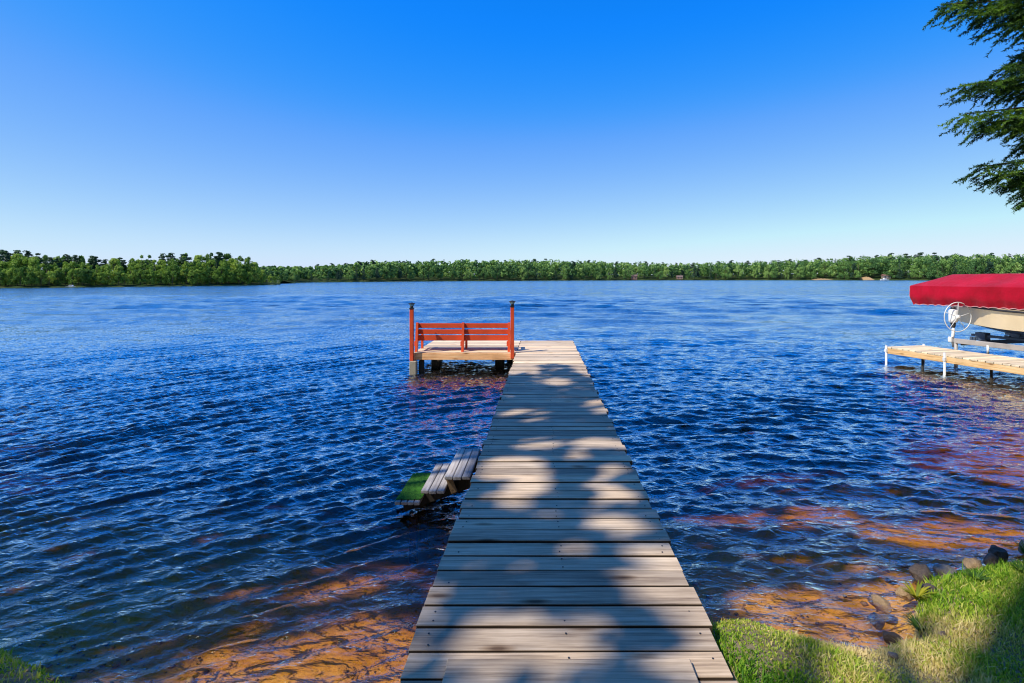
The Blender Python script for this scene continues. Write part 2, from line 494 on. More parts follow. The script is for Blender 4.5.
def land_strip(name, prof, depth, rise, label):
    cs = np.linspace(prof[0, 0], prof[-1, 0], 160)
    D = np.interp(cs, prof[:, 0], prof[:, 1]); T = np.interp(cs, prof[:, 0], prof[:, 2])
    rows = [(-6, -1.2), (-1.5, -.1), (0, .22), (3, .5)] + [(d, None) for d in np.linspace(8, depth, 8)]
    X = []; Y = []; Z = []
    for d, z in rows:
        dd = D + d + .5 * np.sin(cs * .31) + .4 * np.sin(cs * .83 + 1)
        X.append(colx(cs, D) * dd / D); Y.append(dd)
        Z.append(np.full_like(cs, z) if z is not None else .5 + T * rise * (d / depth))
    Y[-1] = Y[-1]
    X.append(X[-1]); Y.append(Y[-1] + 40); Z.append(np.full_like(cs, -3.))
    t = link(name, grid_mesh(name, np.array(X), np.array(Y), np.array(Z)), None)
    tag(t, label, kind='structure')
    return t
def far_soil():
    t = NT('far_bank_soil')
    n = t.noise(t.coords(), .22, 5, .65)
    c = t.ramp(n, [(.38, (.02, .045, .010)), (.55, (.05, .075, .02)), (.68, (.12, .12, .045)), (.8, (.34, .25, .13))])
    return t.pbr(c, .95, spec=.1)
MAT['far_soil'] = far_soil()
for s in (land_strip('far_shore_terrain', FAR, 70, .30, 'low wooded far shore across the lake'),
          land_strip('point_terrain', LEFT, 26, .16, 'low wooded point of land on the left')):
    s.data.materials.append(MAT['far_soil'])

# --- water: one closed body; the top is modelled waves, denser where the shore is
def waves(X, Y, dy):
    """two wave trains that bend round towards the shore, plus short crossing ripples"""
    r = np.random.default_rng(11)
    gp = lambda x: np.where(x < -6, 1.35 * x + 3.9, np.where(x > 3.2, -.22 * x - .70, .26 * x - .085 * x * x - 0.0))
    # continuous bend: integral of slope(x) with slope 1.3 at the left, .3 at the dock, -.2 at the right
    sl_x = np.linspace(-80, 80, 3201); sl = np.clip(.34 - .17 * sl_x, -.22, 1.25)
    ksm = np.ones(41) / 41; sl = np.convolve(np.pad(sl, 20, mode='edge'), ksm, 'valid')
    G = np.concatenate([[0], np.cumsum((sl[1:] + sl[:-1]) / 2 * np.diff(sl_x))]); G -= np.interp(0, sl_x, G)
    Yc = Y - np.interp(X, sl_x, G) * np.exp(-np.maximum(Y - 9, 0) / 30)
    wob = .26 * vnoise(X, Y, .55, 21) + .15 * vnoise(X, Y, 1.6, 22) + .05 * vnoise(X, Y, 4.5, 25) 
    Z = np.zeros_like(X)
    amp_mod = np.clip(.85 + .25 * vnoise(X, Y, .45, 23) + .35 * vnoise(X, Y, 1.7, 24), .25, 1.3)
    for i in range(34):
        lam = .10 * (.70 / .10) ** r.uniform() if i > 9 else r.uniform(.16, .34)
        ph = r.uniform(0, 6.283); a = r.normal(0, .27)
        s = .105 if i <= 9 else .075
        k = 2 * math.pi / lam
        w = np.clip((lam / np.maximum(dy, 1e-3) - 1.6) / 1.8, 0, 1)
        th = k * (Yc * math.cos(a) + X * math.sin(a) * .85 + wob * (1 if lam > .4 else .6)) + ph
        sh = np.exp(1.1 * (np.sin(th) - 1)) * 1.55 - .62          # peaked crests, flat troughs
        Z += w * s * lam / 6.283 * sh * amp_mod
    for i in range(16):
        lam = r.uniform(.08, .28); ph = r.uniform(0, 6.283); a = r.uniform(-.75, .75); k = 2 * math.pi / lam
        w = np.clip((lam / np.maximum(dy, 1e-3) - 1.6) / 1.8, 0, 1)
        Z += w * .062 * lam / 6.283 * np.sin(k * (Y * math.cos(a) + X * math.sin(a) + .3 * wob) + ph)
    for i in range(12):                     # longer waves farther out
        lam = r.uniform(1.2, 5.0); ph = r.uniform(0, 6.283); a = r.normal(0, .35); k = 2 * math.pi / lam
        w = np.clip((lam / np.maximum(dy, 1e-3) - 1.6) / 1.8, 0, 1) * np.clip((Y - 9) / 25, 0, 1)
        th = k * (Y * math.cos(a) + X * math.sin(a) + 1.5 * wob) + ph
        Z += w * .06 * lam / 6.283 * (np.exp(1.1 * (np.sin(th) - 1)) * 1.55 - .62)
    sh = np.interp(X, SHORE_X, SHORE_Y)
    return Z * np.clip(.55 + (Y - sh) * .6, .55, 1.0) * WAVE
WAVE = 1.18
Ds = [1.2]
while Ds[-1] < 1500: Ds.append(Ds[-1] + max(.012, .40 * Ds[-1] ** 2 / 1018) if Ds[-1] < 60 else Ds[-1] * 1.04)
Ds = np.array(Ds)
us = np.linspace(-1, 1, 1150)
og = 1 + .0018 * (1.10 ** np.arange(1, 66) - 1) / .10        # coarser columns beyond the view
us = np.concatenate([-og[::-1], us, og])
WX = us[None, :] * (1.45 * Ds[:, None] + 3.2); WY = np.repeat(Ds[:, None], len(us), 1)
dY = np.repeat(np.gradient(Ds)[:, None], len(us), 1)
dX = (1.45 * Ds[:, None] + 3.2) * np.gradient(us)[None, :]
WZ = waves(WX, WY, np.maximum(dY, dX * .8))
nr, ncol = WX.shape
top = np.stack([WX, WY, WZ], -1).reshape(-1, 3)
I = np.arange(nr * ncol).reshape(nr, ncol)
quads = np.stack([I[:-1, :-1], I[:-1, 1:], I[1:, 1:], I[1:, :-1]], -1).reshape(-1, 4)
loop = np.concatenate([I[0, :], I[1:, -1], I[-1, -2::-1], I[-2:0:-1, 0]])
low = top[loop].copy(); low[:, 2] = -9
nb = len(top)
lo_i = nb + np.arange(len(loop))
sk = np.stack([loop, lo_i, np.roll(lo_i, -1), np.roll(loop, -1)], -1)
cidx = nb + len(loop)
cen = np.array([[0, 400, -9.]])
verts = np.concatenate([top, low, cen])
tri = np.stack([np.roll(lo_i, -1), lo_i, np.full(len(loop), cidx), np.full(len(loop), cidx)], -1)
# the bottom is a fan of triangles, stored through from-quads with a doubled last corner is invalid: use two meshes joined by index
me = bpy.data.meshes.new('water')
fl = np.concatenate([quads, sk]).astype(np.int32); tr3 = tri[:, :3].astype(np.int32)
me.vertices.add(len(verts)); me.vertices.foreach_set('co', verts.astype(np.float32).ravel())
nl = fl.size + tr3.size
me.loops.add(nl); me.loops.foreach_set('vertex_index', np.concatenate([fl.ravel(), tr3.ravel()]))
me.polygons.add(len(fl) + len(tr3))
ls = np.concatenate([np.arange(0, fl.size, 4), fl.size + np.arange(0, tr3.size, 3)]).astype(np.int32)
me.polygons.foreach_set('loop_start', ls)
me.polygons.foreach_set('loop_total', np.concatenate([np.full(len(fl), 4), np.full(len(tr3), 3)]).astype(np.int32))
me.polygons.foreach_set('use_smooth', np.concatenate([np.ones(len(quads), bool), np.zeros(len(sk) + len(tr3), bool)]))
me.update(calc_edges=True)
w_ob = link('water', me, water_mat())
tag(w_ob, 'rippled deep blue lake water', kind='structure')

# ------------------------------------------------------------------ the dock
DX0, DX1 = -.53, .715
def build_dock():
    root = empty('wooden_dock', (0, 0, 0))
    tag(root, 'long weathered grey wooden dock with a side platform, reaching into the lake', 'dock')
    near = MB(); far = MB()
    Y0 = -.4982
    p = .1455; y = Y0; k = 0
    while y + p <= 12.64:
        var = random.random()
        jl, jr = random.uniform(-.016, .016), random.uniform(-.016, .016)
        tz = random.uniform(-.004, .003)
        xc = (DX0 + DX1) / 2 + (jl + jr) / 2
        rot = Matrix.Rotation(random.uniform(-.0035, .0035), 3, 'Z') @ Matrix.Rotation(random.uniform(-.004, .004), 3, 'Y')
        mb = near if y < 9.2 else far
        gap = random.uniform(.010, .016)
        if False:                                   # the patched board near the foot of the dock
            segs = [(DX0, -.335), (-.33, .545), (.55, DX1)]
            for j, (a, b) in enumerate(segs):
                mb.box(((a + b) / 2, y + p / 2 + (.012 if j == 1 else 0), DECK - .019 + (.006 if j == 1 else 0)), (b - a - .004, p - gap, .038), None, random.random(), .004)
        else:
            mb.box((xc, y + p / 2, DECK - .019 + tz), (DX1 - DX0 + (jr - jl), p - gap, .038), rot, var, .0022)
        y += p; k += 1
    n_boards = len(near.f)
    f = far.build('end_decking', MAT['deck_end'], root)
    # nails: two rows of heads in each board are part of the boards' look
    nl = near; y = Y0
    while y + p <= 9.3:
        for x in (DX0 + .06, (DX0 + DX1) / 2, DX1 - .06):
            for q in (.035, .105):
                if random.random() < .3: continue
                nl.lathe((x + random.uniform(-.012, .012), y + q + random.uniform(-.006, .006), DECK - .0005), [(.0042, 0), (.004, .0022)], 8)
        y += p
    dk = near.build('decking', MAT['deck'], root)
    dk.data.materials.append(MAT['darkmetal'])
    dk.data.polygons.foreach_set('material_index', np.array([0] * n_boards + [1] * (len(near.f) - n_boards), dtype=np.int32))
    cl = MB(); cl.box((.10, 1.973, DECK + .012), (.935, .146, .022), None, .45, .004); cl.build('cleat_board', MAT['deck'], root)
    for x in (DX0 + .045, .09, DX1 - .045):
        s = MB(); s.beam((x, -.5, DECK - .115), (x, 12.6, DECK - .115), .04, .145, random.random(), .004); s.build('stringer', MAT['frame_wood'], root)
    # platform for the bench, boards laid the same way
    pf = MB(); y = 10.60
    while y < 12.62:
        w = min(.1455, 12.635 - y)
        pf.box(((-2.6 + DX0) / 2 - .003, y + w / 2, DECK - .019 + random.uniform(-.002, .002)), (2.6 + DX0 - .006, w - .008, .038), None, random.random(), .004)
        y += .1455
    pf.build('platform_decking', MAT['deck_end'], root)
    fa = MB(); fa.box(((-2.6 + DX0) / 2, 10.585, DECK - .075), (2.6 + DX0 - .01, .036, .138), None, .55, .005)
    fa.build('fascia', MAT['fascia'], root)
    fb = MB(); fb.box((-2.585, 11.62, DECK - .11), (.036, 2.0, .14), None, .4, .004)
    fb.box(((-2.6 + DX0) / 2, 12.6, DECK - .11), (2.6 + DX0 - .08, .036, .14), None, .4, .004)
    for x in (-2.1, -1.55, -1.0): fb.box((x, 11.6, DECK - .11), (.04, 1.94, .14), None, .5, .004)
    fb.build('platform_joists', MAT['frame_wood'], root)
    # legs: concrete-filled corner foot and dark timber legs
    def leg(x, y, w, mat, top=DECK - .04):
        g = float(ground_z(x, y)) - .2
        m = MB(); m.box((x, y, (top + g) / 2), (w, w, top - g), None, random.random(), .012); m.build('leg', mat, root)
    leg(-2.565, 10.50, .135, MAT['concrete'], DECK - .15)
    leg(-2.44, 10.64, .10, MAT['post_wet'], DECK - .16)
    for x, y in ((-2.27, 11.3), (-.92, 11.3), (-2.45, 12.4), (-.75, 12.45)): leg(x, y, .19, MAT['post_wet'], DECK - .185)
    for y in (2.4, 5.2, 8.0, 10.4, 12.3):
        for x in (DX0 + .115, DX1 - .115): leg(x, y, .10, MAT['post_wet'], DECK - .045)
    return root
build_dock()

# ------------------------------------------------------------------ bench and lamp posts
def build_bench():
    root = empty('bench', (-1.625, 10.74, DECK))
    tag(root, 'red slatted wooden bench seen from behind, facing the lake on the dock platform', 'bench')
    L = .955
    bk = MB()
    for (z, h) in ((.518, .098), (.392, .098), (.269, .112)):
        for (a, b) in ((-L + .02, -.0), (.0, L - .02)):
            bk.box(((a + b) / 2, .092 + random.uniform(-.002, .002), z), (b - a - .004, .022, h), None, random.random(), .003)
    bk.build('backrest', MAT['red'], root)
    st = MB()
    for yy in (.20, .305, .41, .515): st.box((0, yy, .25), (2 * L - .1, .098, .024), None, random.random(), .003)
    st.build('seat', MAT['red'], root)
    for x in (-L + .02, 0, L - .02):
        fr = MB()
        pf = [(-.075, 0), (-.01, 0), (.079, .22), (.079, .584), (.04, .584)]
        hw = .0235
        fr.add([(x - hw, y, z) for y, z in pf] + [(x + hw, y, z) for y, z in pf],
               [(0, 4, 3, 2, 1), (5, 6, 7, 8, 9)] + [(i, (i + 1) % 5, 5 + (i + 1) % 5, 5 + i) for i in range(5)], .5)
        fr.box((x, .50, .12), (.045, .055, .236), None, .5, .004)
        fr.beam((x, .07, .215), (x, .56, .215), .042, .04, .5, .004)
        fr.box((x - .034, .0, .16), (.024, .05, .10), None, .5, .004)
        fr.build('upright', MAT['red'], root)
    for x in (-L + .02, L - .02):
        ar = MB(); ar.beam((x + .0, .11, .41), (x, .54, .39), .075, .026, .5, .004)
        ar.beam((x, .52, .235), (x, .515, .385), .042, .05, .5, .004, up=(0, 1, 0))
        ar.build('armrest', MAT['red'], root)
build_bench()

def build_lamp_post():
    root = empty('lamp_post', (0, 0, 0))
    m = MB(); m.box((0, 0, .43), (.072, .072, 1.02), None, .5, .006); m.build('post', MAT['red'], root)
    c = MB(); c.box((0, 0, .955), (.082, .082, .03), None, .5, .004); c.lathe((0, 0, .97), [(.034, 0), (.03, .02), (.036, .034)], 16)
    c.build('collar', MAT['black'], root)
    g = MB(); g.lathe((0, 0, 1.004), [(.034, 0), (.05, .03), (.058, .044)], 4, smooth=False); g.build('lamp_glass', MAT['glass'], root)
    h = MB(); h.lathe((0, 0, 1.048), [(.066, 0), (.07, .008), (.03, .02), (.012, .026)], 4, smooth=False); h.build('lamp_cap', MAT['black'], root)
    return root
lp = build_lamp_post()
lp.location = (-2.60, 10.50, DECK - .07)
tag(lp, 'tall red post with a small black lamp, at the outer corner left of the bench', 'lamp post', 'red lamp posts beside the bench')
def copy_tree(o, parent=None):
    c = o.copy(); COL.objects.link(c)
    if parent: c.parent = parent
    for ch in list(o.children): copy_tree(ch, c)
    return c
l2 = copy_tree(lp); l2.location = (-.61, 10.54, DECK - .03); l2.rotation_euler.z = .05
tag(l2, 'tall red post with a small black lamp, between the bench and the dock', 'lamp post', 'red lamp posts beside the bench')

# ------------------------------------------------------------------ steps into the water
def build_steps():
    root = empty('water_steps', (-.62, 4.2, 0))
    tag(root, 'grey wooden steps with a green mat going down from the dock into the water', 'steps')
    ox, oy = root.location.x, root.location.y
    def tread(x0, x1, y0, y1, z, name, mat, n):
        m = MB(); w = (x1 - x0) / n
        for i in range(n):
            m.box((x0 + w * (i + .5) - ox, (y0 + y1) / 2 - oy + random.uniform(-.006, .006), z - .013), (w - .006, y1 - y0, .026), None, random.random(), .004)
        return m.build(name, mat, root)
    tread(-.785, -.575, 4.2, 4.9, .345, 'tread', MAT['step_wood'], 3)
    tread(-.965, -.775, 4.17, 4.8, .246, 'tread', MAT['step_wood'], 3)
    tread(-1.165, -.965, 4.15, 4.75, .165, 'tread', MAT['step_wood'], 4)
    m = MB()
    nx, ny = 14, 30; vs = []; fs = []
    for j in range(ny + 1):
        for i in range(nx + 1):
            x = -1.175 + .21 * i / nx; y = 4.185 + .57 * j / ny
            z = .171 + .006 * math.sin(i * 1.9 + j * .7) * random.random() - (.02 if i == 0 else 0)
            vs.append((x - ox + random.uniform(-.004, .004), y - oy + random.uniform(-.004, .004), z))
    for j in range(ny):
        for i in range(nx):
            a = j * (nx + 1) + i; fs.append((a, a + 1, a + nx + 2, a + nx + 1))
    m.add(vs, fs, .5, True)
    m.build('green_mat', MAT['turf'], root)
    for yy in (4.34, 4.70):
        q = MB()
        q.beam((-.56 - ox, yy - oy, .27), (-1.14 - ox, yy - oy, .06), .036, .10, .5, .004)
        q.build('stringer', MAT['post_wet'], root)
        l = MB(); l.box((-1.06 - ox, yy - oy, -.2), (.06, .05, .42), None, .5, .004); l.build('leg', MAT['post_wet'], root)
    q = MB(); q.beam((-.765 - ox, 4.27 - oy, .325), (-.715 - ox, 4.28 - oy, .19), .03, .05, .5, .003); q.build('brace', MAT['step_frame'], root)
build_steps()

# ------------------------------------------------------------------ walkway, boat lift and boat on the right
LD = Vector((.243, -.970, 0)); LN = Vector((.970, .243, 0))     # along the pier to shore; across it
L0 = Vector((7.6, 11.75, 0))
def LP(s, o, z): return L0 + LD * s + LN * o + Vector((0, 0, z))
LROT = Matrix((LN, -LD, Vector((0, 0, 1)))).transposed()        # local x = across, y = lakeward

def build_walkway():
    root = empty('walkway', tuple(L0)); root.rotation_euler = (0, 0, math.atan2(LN.y, LN.x))
    tag(root, 'pale wooden walkway on pipe legs beside the boat lift', 'walkway')
    H = .40; W = 1.0; LEN = 7.4
    m = MB(); y = -.0
    while y > -LEN:
        m.box((W / 2 + random.uniform(-.004, .004), y - .07, H - .016), (W, .134, .032), None, random.random(), .004); y -= .14
    m.build('decking', MAT['walk'], root)
    for x in (.02, W - .02):
        s = MB(); s.box((x + (.0 if x < .5 else 0), -LEN / 2, H - .092), (.038, LEN - .02, .115), None, .6, .004); s.build('side_board', MAT['walk_side'], root)
    s = MB(); s.box((W / 2, -.0 - .02, H - .092), (W - .09, .036, .115), None, .6, .004); s.build('end_board', MAT['walk_side'], root)
    for (x, y, top, mt) in ((-.022, -.03, H + .03, 'white'), (-.022, -1.35, H + .05, 'white'), (W + .02, -.03, H + .03, 'white'), (W + .02, -2.6, H + .06, 'white'),
                        (.14, -.75, H - .16, 'post_wet'), (.14, -2.1, H - .16, 'post_wet'), (.14, -2.75, H - .16, 'post_wet'), (-.022, -4.2, H + .05, 'white'), (W + .02, -5.2, H + .05, 'white')):
        wp = L0 + LN * x - LD * y
        g = float(ground_z(wp.x, wp.y)) - .2
        l = MB(); l.tube([(x, y, g), (x, y, top)], .022, 12)
        if mt == 'white': l.box((x, y, H - .08), (.06, .05, .07), None, .5, .006)
        l.build('leg', MAT[mt], root)
build_walkway()

def build_lift():
    root = empty('boat_lift', tuple(L0)); root.rotation_euler = (0, 0, math.atan2(LN.y, LN.x))
    tag(root, 'boat lift with a crimson canvas canopy and a white winch wheel', 'boat lift')
    # local frame: x across (away from the walkway), y lakeward (0 at the walkway's end, negative towards the shore)
    x0, x1 = 1.12, 3.75; yA, yB = -.66, -4.3
    fr = MB()
    for x in (x0, x1):
        fr.beam((x, yA, .575), (x, yB, .575), .075, .10, .5, .006)
        fr.beam((x, yA, -.5), (x, yB, -.5), .075, .10, .5, .006)
    for y in (yA - .1, yB + .1): fr.beam((x0, y, -.5), (x1, y, -.5), .075, .09, .5, .006)
    fr.build('side_beam', MAT['alu'], root)
    for x in (x0, x1):
        for y, ztop in ((yA - .02, .62), (-2.35, 1.72), (yB, 1.72)):
            if y == -2.35 and x == x1: ztop = 1.72
            wp = L0 + LN * x - LD * y
            g = float(ground_z(wp.x, wp.y)) - .1
            m = MB(); m.tube([(x, y, g), (x, y, ztop)], .034, 12); m.lathe((x, y, g), [(.14, 0), (.14, .02), (.04, .05)], 16)
            m.build('post', MAT['alu'], root)
    br = MB()
    br.beam((x0, -2.05, .52), (x0 + .02, -2.9, 1.25), .03, .045, .5, .004, up=(1, 0, 0)); br.build('brace', MAT['white'], root)
    sp = MB(); sp.tube([(x0 - .03, -1.35, .38), (x0 - .03, -1.35, .56)], .022, 10); sp.build('stub_post', MAT['white'], root)
    sp = MB(); sp.tube([(x0 - .03, -2.6, .3), (x0 - .03, -2.6, .56)], .022, 10); sp.build('stub_post', MAT['white'], root)
    for y in (-.78, -2.9):
        cr = MB(); cr.beam((x0 + .04, y, .53), (x1 - .04, y, .53), .07, .085, .5, .004); cr.build('cradle', MAT['darkmetal'], root)
    for x in (1.95, 2.95):
        b = MB(); b.box((x, -.62, .64), (.16, .22, .17), None, .5, .01); b.box((x, -1.9, .655), (.09, 3.0, .05), None, .5, .006)
        b.box((x - .25, -.6, .60), (.05, .12, .08), None, .5, .01)
        b.build('bunk', MAT['bluegrey'], root)
    # winch
    cx, cy, cz = 1.235, -.53, 1.08
    ax = (LROT.transposed() @ Vector((.10, -.995, 0))).normalized()
    side = ax.cross(Vector((0, 0, 1))).normalized()
    wm = MB(); c = Vector((cx, cy, cz)) + ax * .115
    wm.ring(c, ax, .315, .0095, 64, 8)
    for k in range(5):
        a = 2 * math.pi * k / 5 + .35
        rd = side * math.cos(a) + Vector((0, 0, 1)) * math.sin(a)
        wm.tube([c + rd * .03, c + rd * .313], .006, 8)
    wm.lathe(c - ax * .03, [(.04, 0), (.045, .02), (.045, .05), (.02, .07)], 16, ax=ax)
    h = c + (side * math.cos(1.9) + Vector((0, 0, 1)) * math.sin(1.9)) * .315
    wm.build('winch_wheel', MAT['white'], root)
    bx = MB(); bx.lathe((cx, cy, cz - .13), [(.055, 0), (.082, .012), (.086, .06), (.086, .24), (.078, .275), (.05, .29)], 24); bx.build('winch_housing', MAT['white'], root)
    bk = MB(); bk.lathe((cx, cy, cz - .24), [(.03, 0), (.045, .03), (.05, .11)], 16); bk.build('winch_bracket', MAT['darkmetal'], root)
    bk = MB(); bk.lathe((cx, cy, cz + .16), [(.05, 0), (.045, .04), (.012, .06)], 16); bk.build('winch_cap', MAT['darkmetal'], root)
    bk = MB(); bk.lathe((Vector((cx, cy, cz)) + ax * .03), [(.03, 0), (.03, .1)], 12, ax=ax); bk.build('winch_axle', MAT['darkmetal'], root)
    ps = MB(); ps.tube([(cx + .02, cy, .42), (cx - .02, cy, .62), (cx, cy, .72), (cx, cy, cz - .2)], [.03, .034, .03, .026], 14)
    ps.box((cx - .06, cy, .585), (.10, .08, .12), None, .5, .015); ps.build('winch_post', MAT['white'], root)
    # canopy: hipped canvas with sagging roof panels and a scalloped skirt
    ax0, ax1 = 1.30, 3.72; ay0, ay1 = .56, -5.6
    cr_ = MB()
    NX, NY = 60, 120
    def roof(u, v):
        x = ax0 + (ax1 - ax0) * u; y = ay0 + (ay1 - ay0) * v
        d = min(x - ax0, ax1 - x, (ay0 - y) * .85, (y - ay1) * .85)
        z = 1.735 + .265 * min(1, d / .52) ** .93 + .015 * min(1, d / 1.2)
        if d > 0: z += -.012 * math.sin(min(1, d / .52) * math.pi) * (1 + math.sin(y * 5.1)) * .5 + .004 * math.sin(x * 9 + y * 2.3)
        return (x, y, z)
    vs = [roof(i / NX, j / NY) for j in range(NY + 1) for i in range(NX + 1)]
    fs = [(j * (NX + 1) + i, (j + 1) * (NX + 1) + i, (j + 1) * (NX + 1) + i + 1, j * (NX + 1) + i + 1) for j in range(NY) for i in range(NX)]
    cr_.add(vs, fs, .5, True)
    can = cr_.build('canopy', MAT['canvas'], root)
    skm = MB()
    per = []
    def edge(a, b):
        n = int((Vector(b) - Vector(a)).length / .024)
        return [Vector(a).lerp(Vector(b), k / n) for k in range(n)]
    pts = edge((ax0, ay0), (ax0, ay1)) + edge((ax0, ay1), (ax1, ay1)) + edge((ax1, ay1), (ax1, ay0)) + edge((ax1, ay0), (ax0, ay0))
    N = len(pts); ctr = Vector(((ax0 + ax1) / 2, (ay0 + ay1) / 2)); run = 0; vs = []; rows = 9
    for k, p in enumerate(pts):
        run = k * .024
        q = pts[(k + 1) % N] - pts[k - 1]
        nrm = Vector((q.y, -q.x)).normalized()
        if nrm.dot(p - ctr) < 0: nrm = -nrm
        wv = math.sin(run * 3.1) * .6 + math.sin(run * 7.7 + 1) * .4
        bot = 1.285 + .022 * abs(math.sin(run * math.pi / .19)) + .012 * math.sin(run * 1.1)
        for r in range(rows):
            t = r / (rows - 1)
            if t <= .6: z = 1.735 - (1.735 - 1.455) * (t / .6)
            else: z = 1.455 - (1.455 - bot) * ((t - .6) / .4)
            out = .012 * t + .016 * wv * t + (.0 if t <= .6 else -.012 - .085 * (t - .6) / .4 + .01 * math.sin(run * 12))
            vs.append((p.x + nrm.x * out, p.y + nrm.y * out, z))
    fs = [(k * rows + r, k * rows + r + 1, ((k + 1) % N) * rows + r + 1, ((k + 1) % N) * rows + r) for k in range(N) for r in range(rows - 1)]
    skm.add(vs, fs, .5, True)
    skm.build('skirt', MAT['canvas'], can)
    hem = MB()
    vs = []
    for k in range(N):
        b = Vector(skm.v[k * rows + rows - 1]); vs += [b + Vector((0, 0, .008)) * 1, b - Vector((0, 0, .007))]
    off = [Vector((0, 0, 0))] * N
    vs2 = []
    for k in range(N):
        q = pts[(k + 1) % N] - pts[k - 1]; nrm = Vector((q.y, -q.x)).normalized()
        if nrm.dot(pts[k] - ctr) < 0: nrm = -nrm
        for e in (0, 1): vs2.append(vs[2 * k + e] + Vector((nrm.x, nrm.y, 0)) * .004)
    hem.add(vs2, [(2 * k, 2 * k + 1, 2 * ((k + 1) % N) + 1, 2 * ((k + 1) % N)) for k in range(N)], .5, True)
    hem.build('hem', paint_mat('pink_hem', (.62, .30, .32), .7, .1), can)
    cf = MB()
    for y in (ay0 - .05, -1.6, -3.6, ay1 + .05):
        cf.tube([(ax0 + .05, y, 1.71), (ax0 + .5, y, 1.69), (ax1 - .5, y, 1.69), (ax1 - .05, y, 1.71)], .018, 8)
    for x in (ax0 + .03, ax1 - .03): cf.tube([(x, ay0 - .03, 1.70), (x, ay1 + .03, 1.70)], .02, 8)
    cf.build('canopy_frame', MAT['alu'], root)
build_lift()

def build_boat():
    root = empty('motorboat', tuple(L0)); root.rotation_euler = (0, 0, math.atan2(LN.y, LN.x))
    tag(root, 'cream motorboat with a brown bottom, raised on the lift under the crimson canopy', 'boat')
    xc = 2.45; yb = .36; LEN = 5.2
    NS = 40
    def stn(t):                       # t from bow 0 to stern 1
        hb = 1.09 * min(1, (t / .34)) ** .48 if t > 0 else 0.02
        hb = max(hb, .06)
        sheer = 1.36 - .10 * min(1, t / .5)
        chine = .87 + .10 * (1 - min(1, t / .42)) ** 1.5
        keel = .70 + .28 * (1 - min(1, t / .30)) ** 2
        y = yb - LEN * t
        return y, hb, sheer, chine, keel
    def strip(rows, name, mat, parent):
        m = MB(); n = len(rows[0]); vs = [p for r in rows for p in r]
        fs = [(i * n + k, i * n + k + 1, (i + 1) * n + k + 1, (i + 1) * n + k) for i in range(len(rows) - 1) for k in range(n - 1)]
        m.add(vs, fs, .5, True); return m, (m.build(name, mat, parent) if name else None)
    m = MB()
    ts = [(i / NS) ** 1.5 for i in range(NS + 1)]
    for sgn in (-1, 1):
        rows = []
        for t in ts:
            y, hb, sh, chn, kl = stn(t)
            rows.append([(xc + sgn * hb * (.95 + .05 * u ** 1.2), y + .12 * (u - .5) * max(0, 1 - t * 5), chn + (sh - chn) * u) for u in np.linspace(0, 1, 8)])
        n = 8; vs = [p for r in rows for p in r]
        fs = [(i * n + k, i * n + k + 1, (i + 1) * n + k + 1, (i + 1) * n + k) for i in range(NS) for k in range(7)]
        if sgn > 0: fs = [f[::-1] for f in fs]
        m.add(vs, fs, .5, True)
    y, hb, sh, chn, kl = stn(1)
    m.add([(xc - hb, y, sh), (xc + hb, y, sh), (xc + hb * .95, y, chn), (xc - hb * .95, y, chn)], [(0, 1, 2, 3)], .5)
    hull = m.build('hull', MAT['cream'], root)
    m = MB()
    for sgn in (-1, 1):
        rows = []
        for t in ts:
            y, hb, sh, chn, kl = stn(t)
            rows.append([(xc + sgn * hb * .95 * (1 - u), y - .06 * max(0, 1 - t * 5), chn - .002 + (kl - chn) * (u ** 1.1)) for u in np.linspace(0, 1, 6)])
        vs = [p for r in rows for p in r]; n = 6
        fs = [(i * n + k, i * n + k + 1, (i + 1) * n + k + 1, (i + 1) * n + k) for i in range(NS) for k in range(5)]
        if sgn > 0: fs = [f[::-1] for f in fs]
        m.add(vs, fs, .5, True)
    m.add([(xc - .86, yb - LEN, .868), (xc + .86, yb - LEN, .868), (xc, yb - LEN, .70)], [(0, 1, 2)], .5)
    m.build('hull_bottom', MAT['hullbottom'], root)
    m = MB()
    for sgn in (-1, 1):
        pts = []
        for t in ts:
            y, hb, sh, chn, kl = stn(t)
            pts.append((xc + sgn * (hb * 1.0 + .012), y + .06 * max(0, 1 - t * 5), sh - .03))
        m.tube(pts, .022, 8)
    m.build('rub_rail', MAT['darkmetal'], root)
    dk = MB()
    for i in range(NS):
        a = stn(ts[i]); b = stn(ts[i + 1])
        dk.add([(xc - a[1], a[0], a[2]), (xc - b[1], b[0], b[2]), (xc + b[1], b[0], b[2]), (xc + a[1], a[0], a[2])], [(0, 1, 2, 3)], .5)
    dk.build('deck_top', MAT['cream'], root)
build_boat()

# ------------------------------------------------------------------ trees
BROAD = [(0, (.018, .055, .012)), (.28, (.06, .15, .020)), (.55, (.21, .33, .038)), (1, (.46, .56, .09))]
PINE = [(0, (.012, .036, .016)), (.5, (.034, .085, .03)), (1, (.085, .15, .05))]
MAT['leaf'] = leaf_mat('broadleaf_foliage', BROAD, .25)
MAT['pine'] = leaf_mat('pine_foliage', PINE, .12)
MAT['shade_leaf'] = leaf_mat('shade_tree_foliage', [(0, (.02, .05, .01)), (1, (.12, .2, .03))], .12, obj_rand=False)
MAT['spruce'] = leaf_mat('spruce_needles', [(0, (.012, .034, .011)), (.4, (.03, .08, .018)), (.72, (.12, .25, .035)), (1, (.30, .46, .08))], .4, obj_rand=False)

